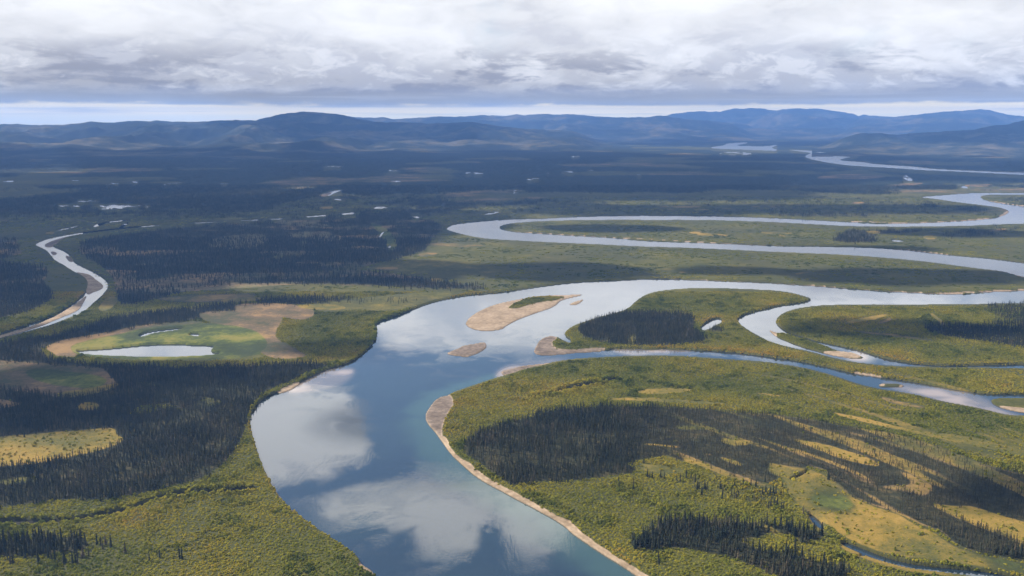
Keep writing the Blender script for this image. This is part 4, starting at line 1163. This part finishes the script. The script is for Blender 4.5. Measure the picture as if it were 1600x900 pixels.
# ------------------------------------------------------------------ clouds that shade the land (all high above and beside the view)
clm, N = new_mat('cloud_vapour')
lw = N.n('ShaderNodeLayerWeight'); lw.inputs[0].default_value = .5
df = N.n('ShaderNodeBsdfDiffuse'); df.inputs[0].default_value = (.9, .9, .9, 1)
tl = N.n('ShaderNodeBsdfTranslucent'); tl.inputs[0].default_value = (.9, .9, .92, 1)
m1 = N.n('ShaderNodeMixShader'); m1.inputs[0].default_value = .6
N.put(m1.inputs[1], df.outputs[0]); N.put(m1.inputs[2], tl.outputs[0])
tp = N.n('ShaderNodeBsdfTransparent')
m2 = N.n('ShaderNodeMixShader')
N.put(m2.inputs[0], N.smooth(lw.outputs['Facing'], .42, .98))
N.put(m2.inputs[1], m1.outputs[0]); N.put(m2.inputs[2], tp.outputs[0])
mo = N.n('ShaderNodeOutputMaterial'); N.put(mo.inputs[0], m2.outputs[0])
CLOUD_H = 2000.0


def cloud(shade_px, shade_py, rx, ry, seed):
    gx, gy = survey(shade_px, shade_py)
    CLOUD_H = 2000.0 if gy < 2700 else (4600.0 if gx < 2000 else 9000.0)
    k = CLOUD_H / SUNV[2]
    cx, cy = gx + SUNV[0] * k, gy + SUNV[1] * k
    nu, nv = 72, 36
    th, ph = np.meshgrid(np.linspace(0, 2 * np.pi, nu, endpoint=False), np.linspace(0.02, np.pi - .02, nv))
    X = np.cos(th) * np.sin(ph); Y = np.sin(th) * np.sin(ph); Z = np.cos(ph)
    w = .62 + .8 * fbm(X * 1.7 + seed * 7.1 + Z, Y * 1.7 + seed * 3.3 - Z * .6, 4, seed)
    V = np.stack([cx + X * w * rx, cy + Y * w * ry, CLOUD_H + Z * w * min(rx, ry) * .42], -1).reshape(-1, 3)
    Fc = []
    for j in range(nv - 1):
        for i in range(nu):
            Fc.append((j * nu + i, (j + 1) * nu + i, (j + 1) * nu + (i + 1) % nu, j * nu + (i + 1) % nu))
    return V, Fc


CV, CF = [], []
for args in [(330,388,330,420,1), (520,375,260,330,2), (600,425,170,140,3), (60,420,240,330,4), (200,455,200,110,5), (855,425,190,110,6), (1440,434,250,100,7), (1420,516,170,62,8), (545,548,75,55,9),
             (120,598,120,70,10), (250,590,110,60,11), (60,650,110,60,12),
             (200,285,1000,900,13), (520,270,1300,1300,14), (800,283,900,800,15), (1080,268,1300,1300,16), (330,250,1900,1500,18), (760,246,1900,1500,19), (1420,266,1300,1000,31), (1250,252,1500,1500,32), (620,226,1800,1700,34), (1150,224,2200,1500,35), (1560,232,1500,1500,36), (900,300,1000,420,37), (120,330,500,330,38), (340,432,330,95,40), (690,352,200,160,41), (60,520,110,60,42), (100,352,520,360,44), (300,402,420,330,45), (560,352,380,300,46), (1280,327,620,170,47), (960,358,190,90,48), (1330,391,200,60,49), (250,470,240,60,50), (1000,330,400,200,51), (1150,425,120,60,43), (420,318,600,320,39), (-60,300,900,700,21), (740,312,420,380,22), (-150,250,2000,1600,23), (1060,303,500,300,24),
             (660,340,300,250,25), (1490,365,200,90,26), (450,330,330,300,27), (1590,780,70,40,28)]:
    V, Fc = cloud(*args)
    b = sum(len(v) for v in CV)
    CV.append(V); CF += [tuple(i + b for i in f) for f in Fc]
cme = bpy.data.meshes.new('clouds')
cme.from_pydata(np.concatenate(CV).tolist(), [], CF)
cme.polygons.foreach_set('use_smooth', np.ones(len(CF), bool))
cme.materials.append(clm)
co_ = bpy.data.objects.new('clouds', cme); col.objects.link(co_)
tag(co_, kind='stuff')

# ------------------------------------------------------------------ haze
HAZE_DENSITY = 5.5e-5
hz, N = new_mat('haze_air')
pv = N.n('ShaderNodeVolumePrincipled')
pv.inputs['Color'].default_value = (.20, .41, .92, 1)
pv.inputs['Density'].default_value = HAZE_DENSITY
pv.inputs['Anisotropy'].default_value = .2
mo = N.n('ShaderNodeOutputMaterial'); N.put(mo.inputs['Volume'], pv.outputs[0])
x0, x1, y0, y1, z0, z1 = -140000, 140000, -3000, 27000, -8, 690
Vh = [(a, b, c_) for a in (x0, x1) for b in (y0, y1) for c_ in (z0, z1)]
Fh = [(0, 1, 3, 2), (4, 6, 7, 5), (0, 4, 5, 1), (2, 3, 7, 6), (0, 2, 6, 4), (1, 5, 7, 3)]
haze = bpy.data.objects.new('haze', mesh_from('haze', Vh, Fh, hz)); col.objects.link(haze)
tag(haze, kind='stuff')
haze.display_type = 'WIRE'
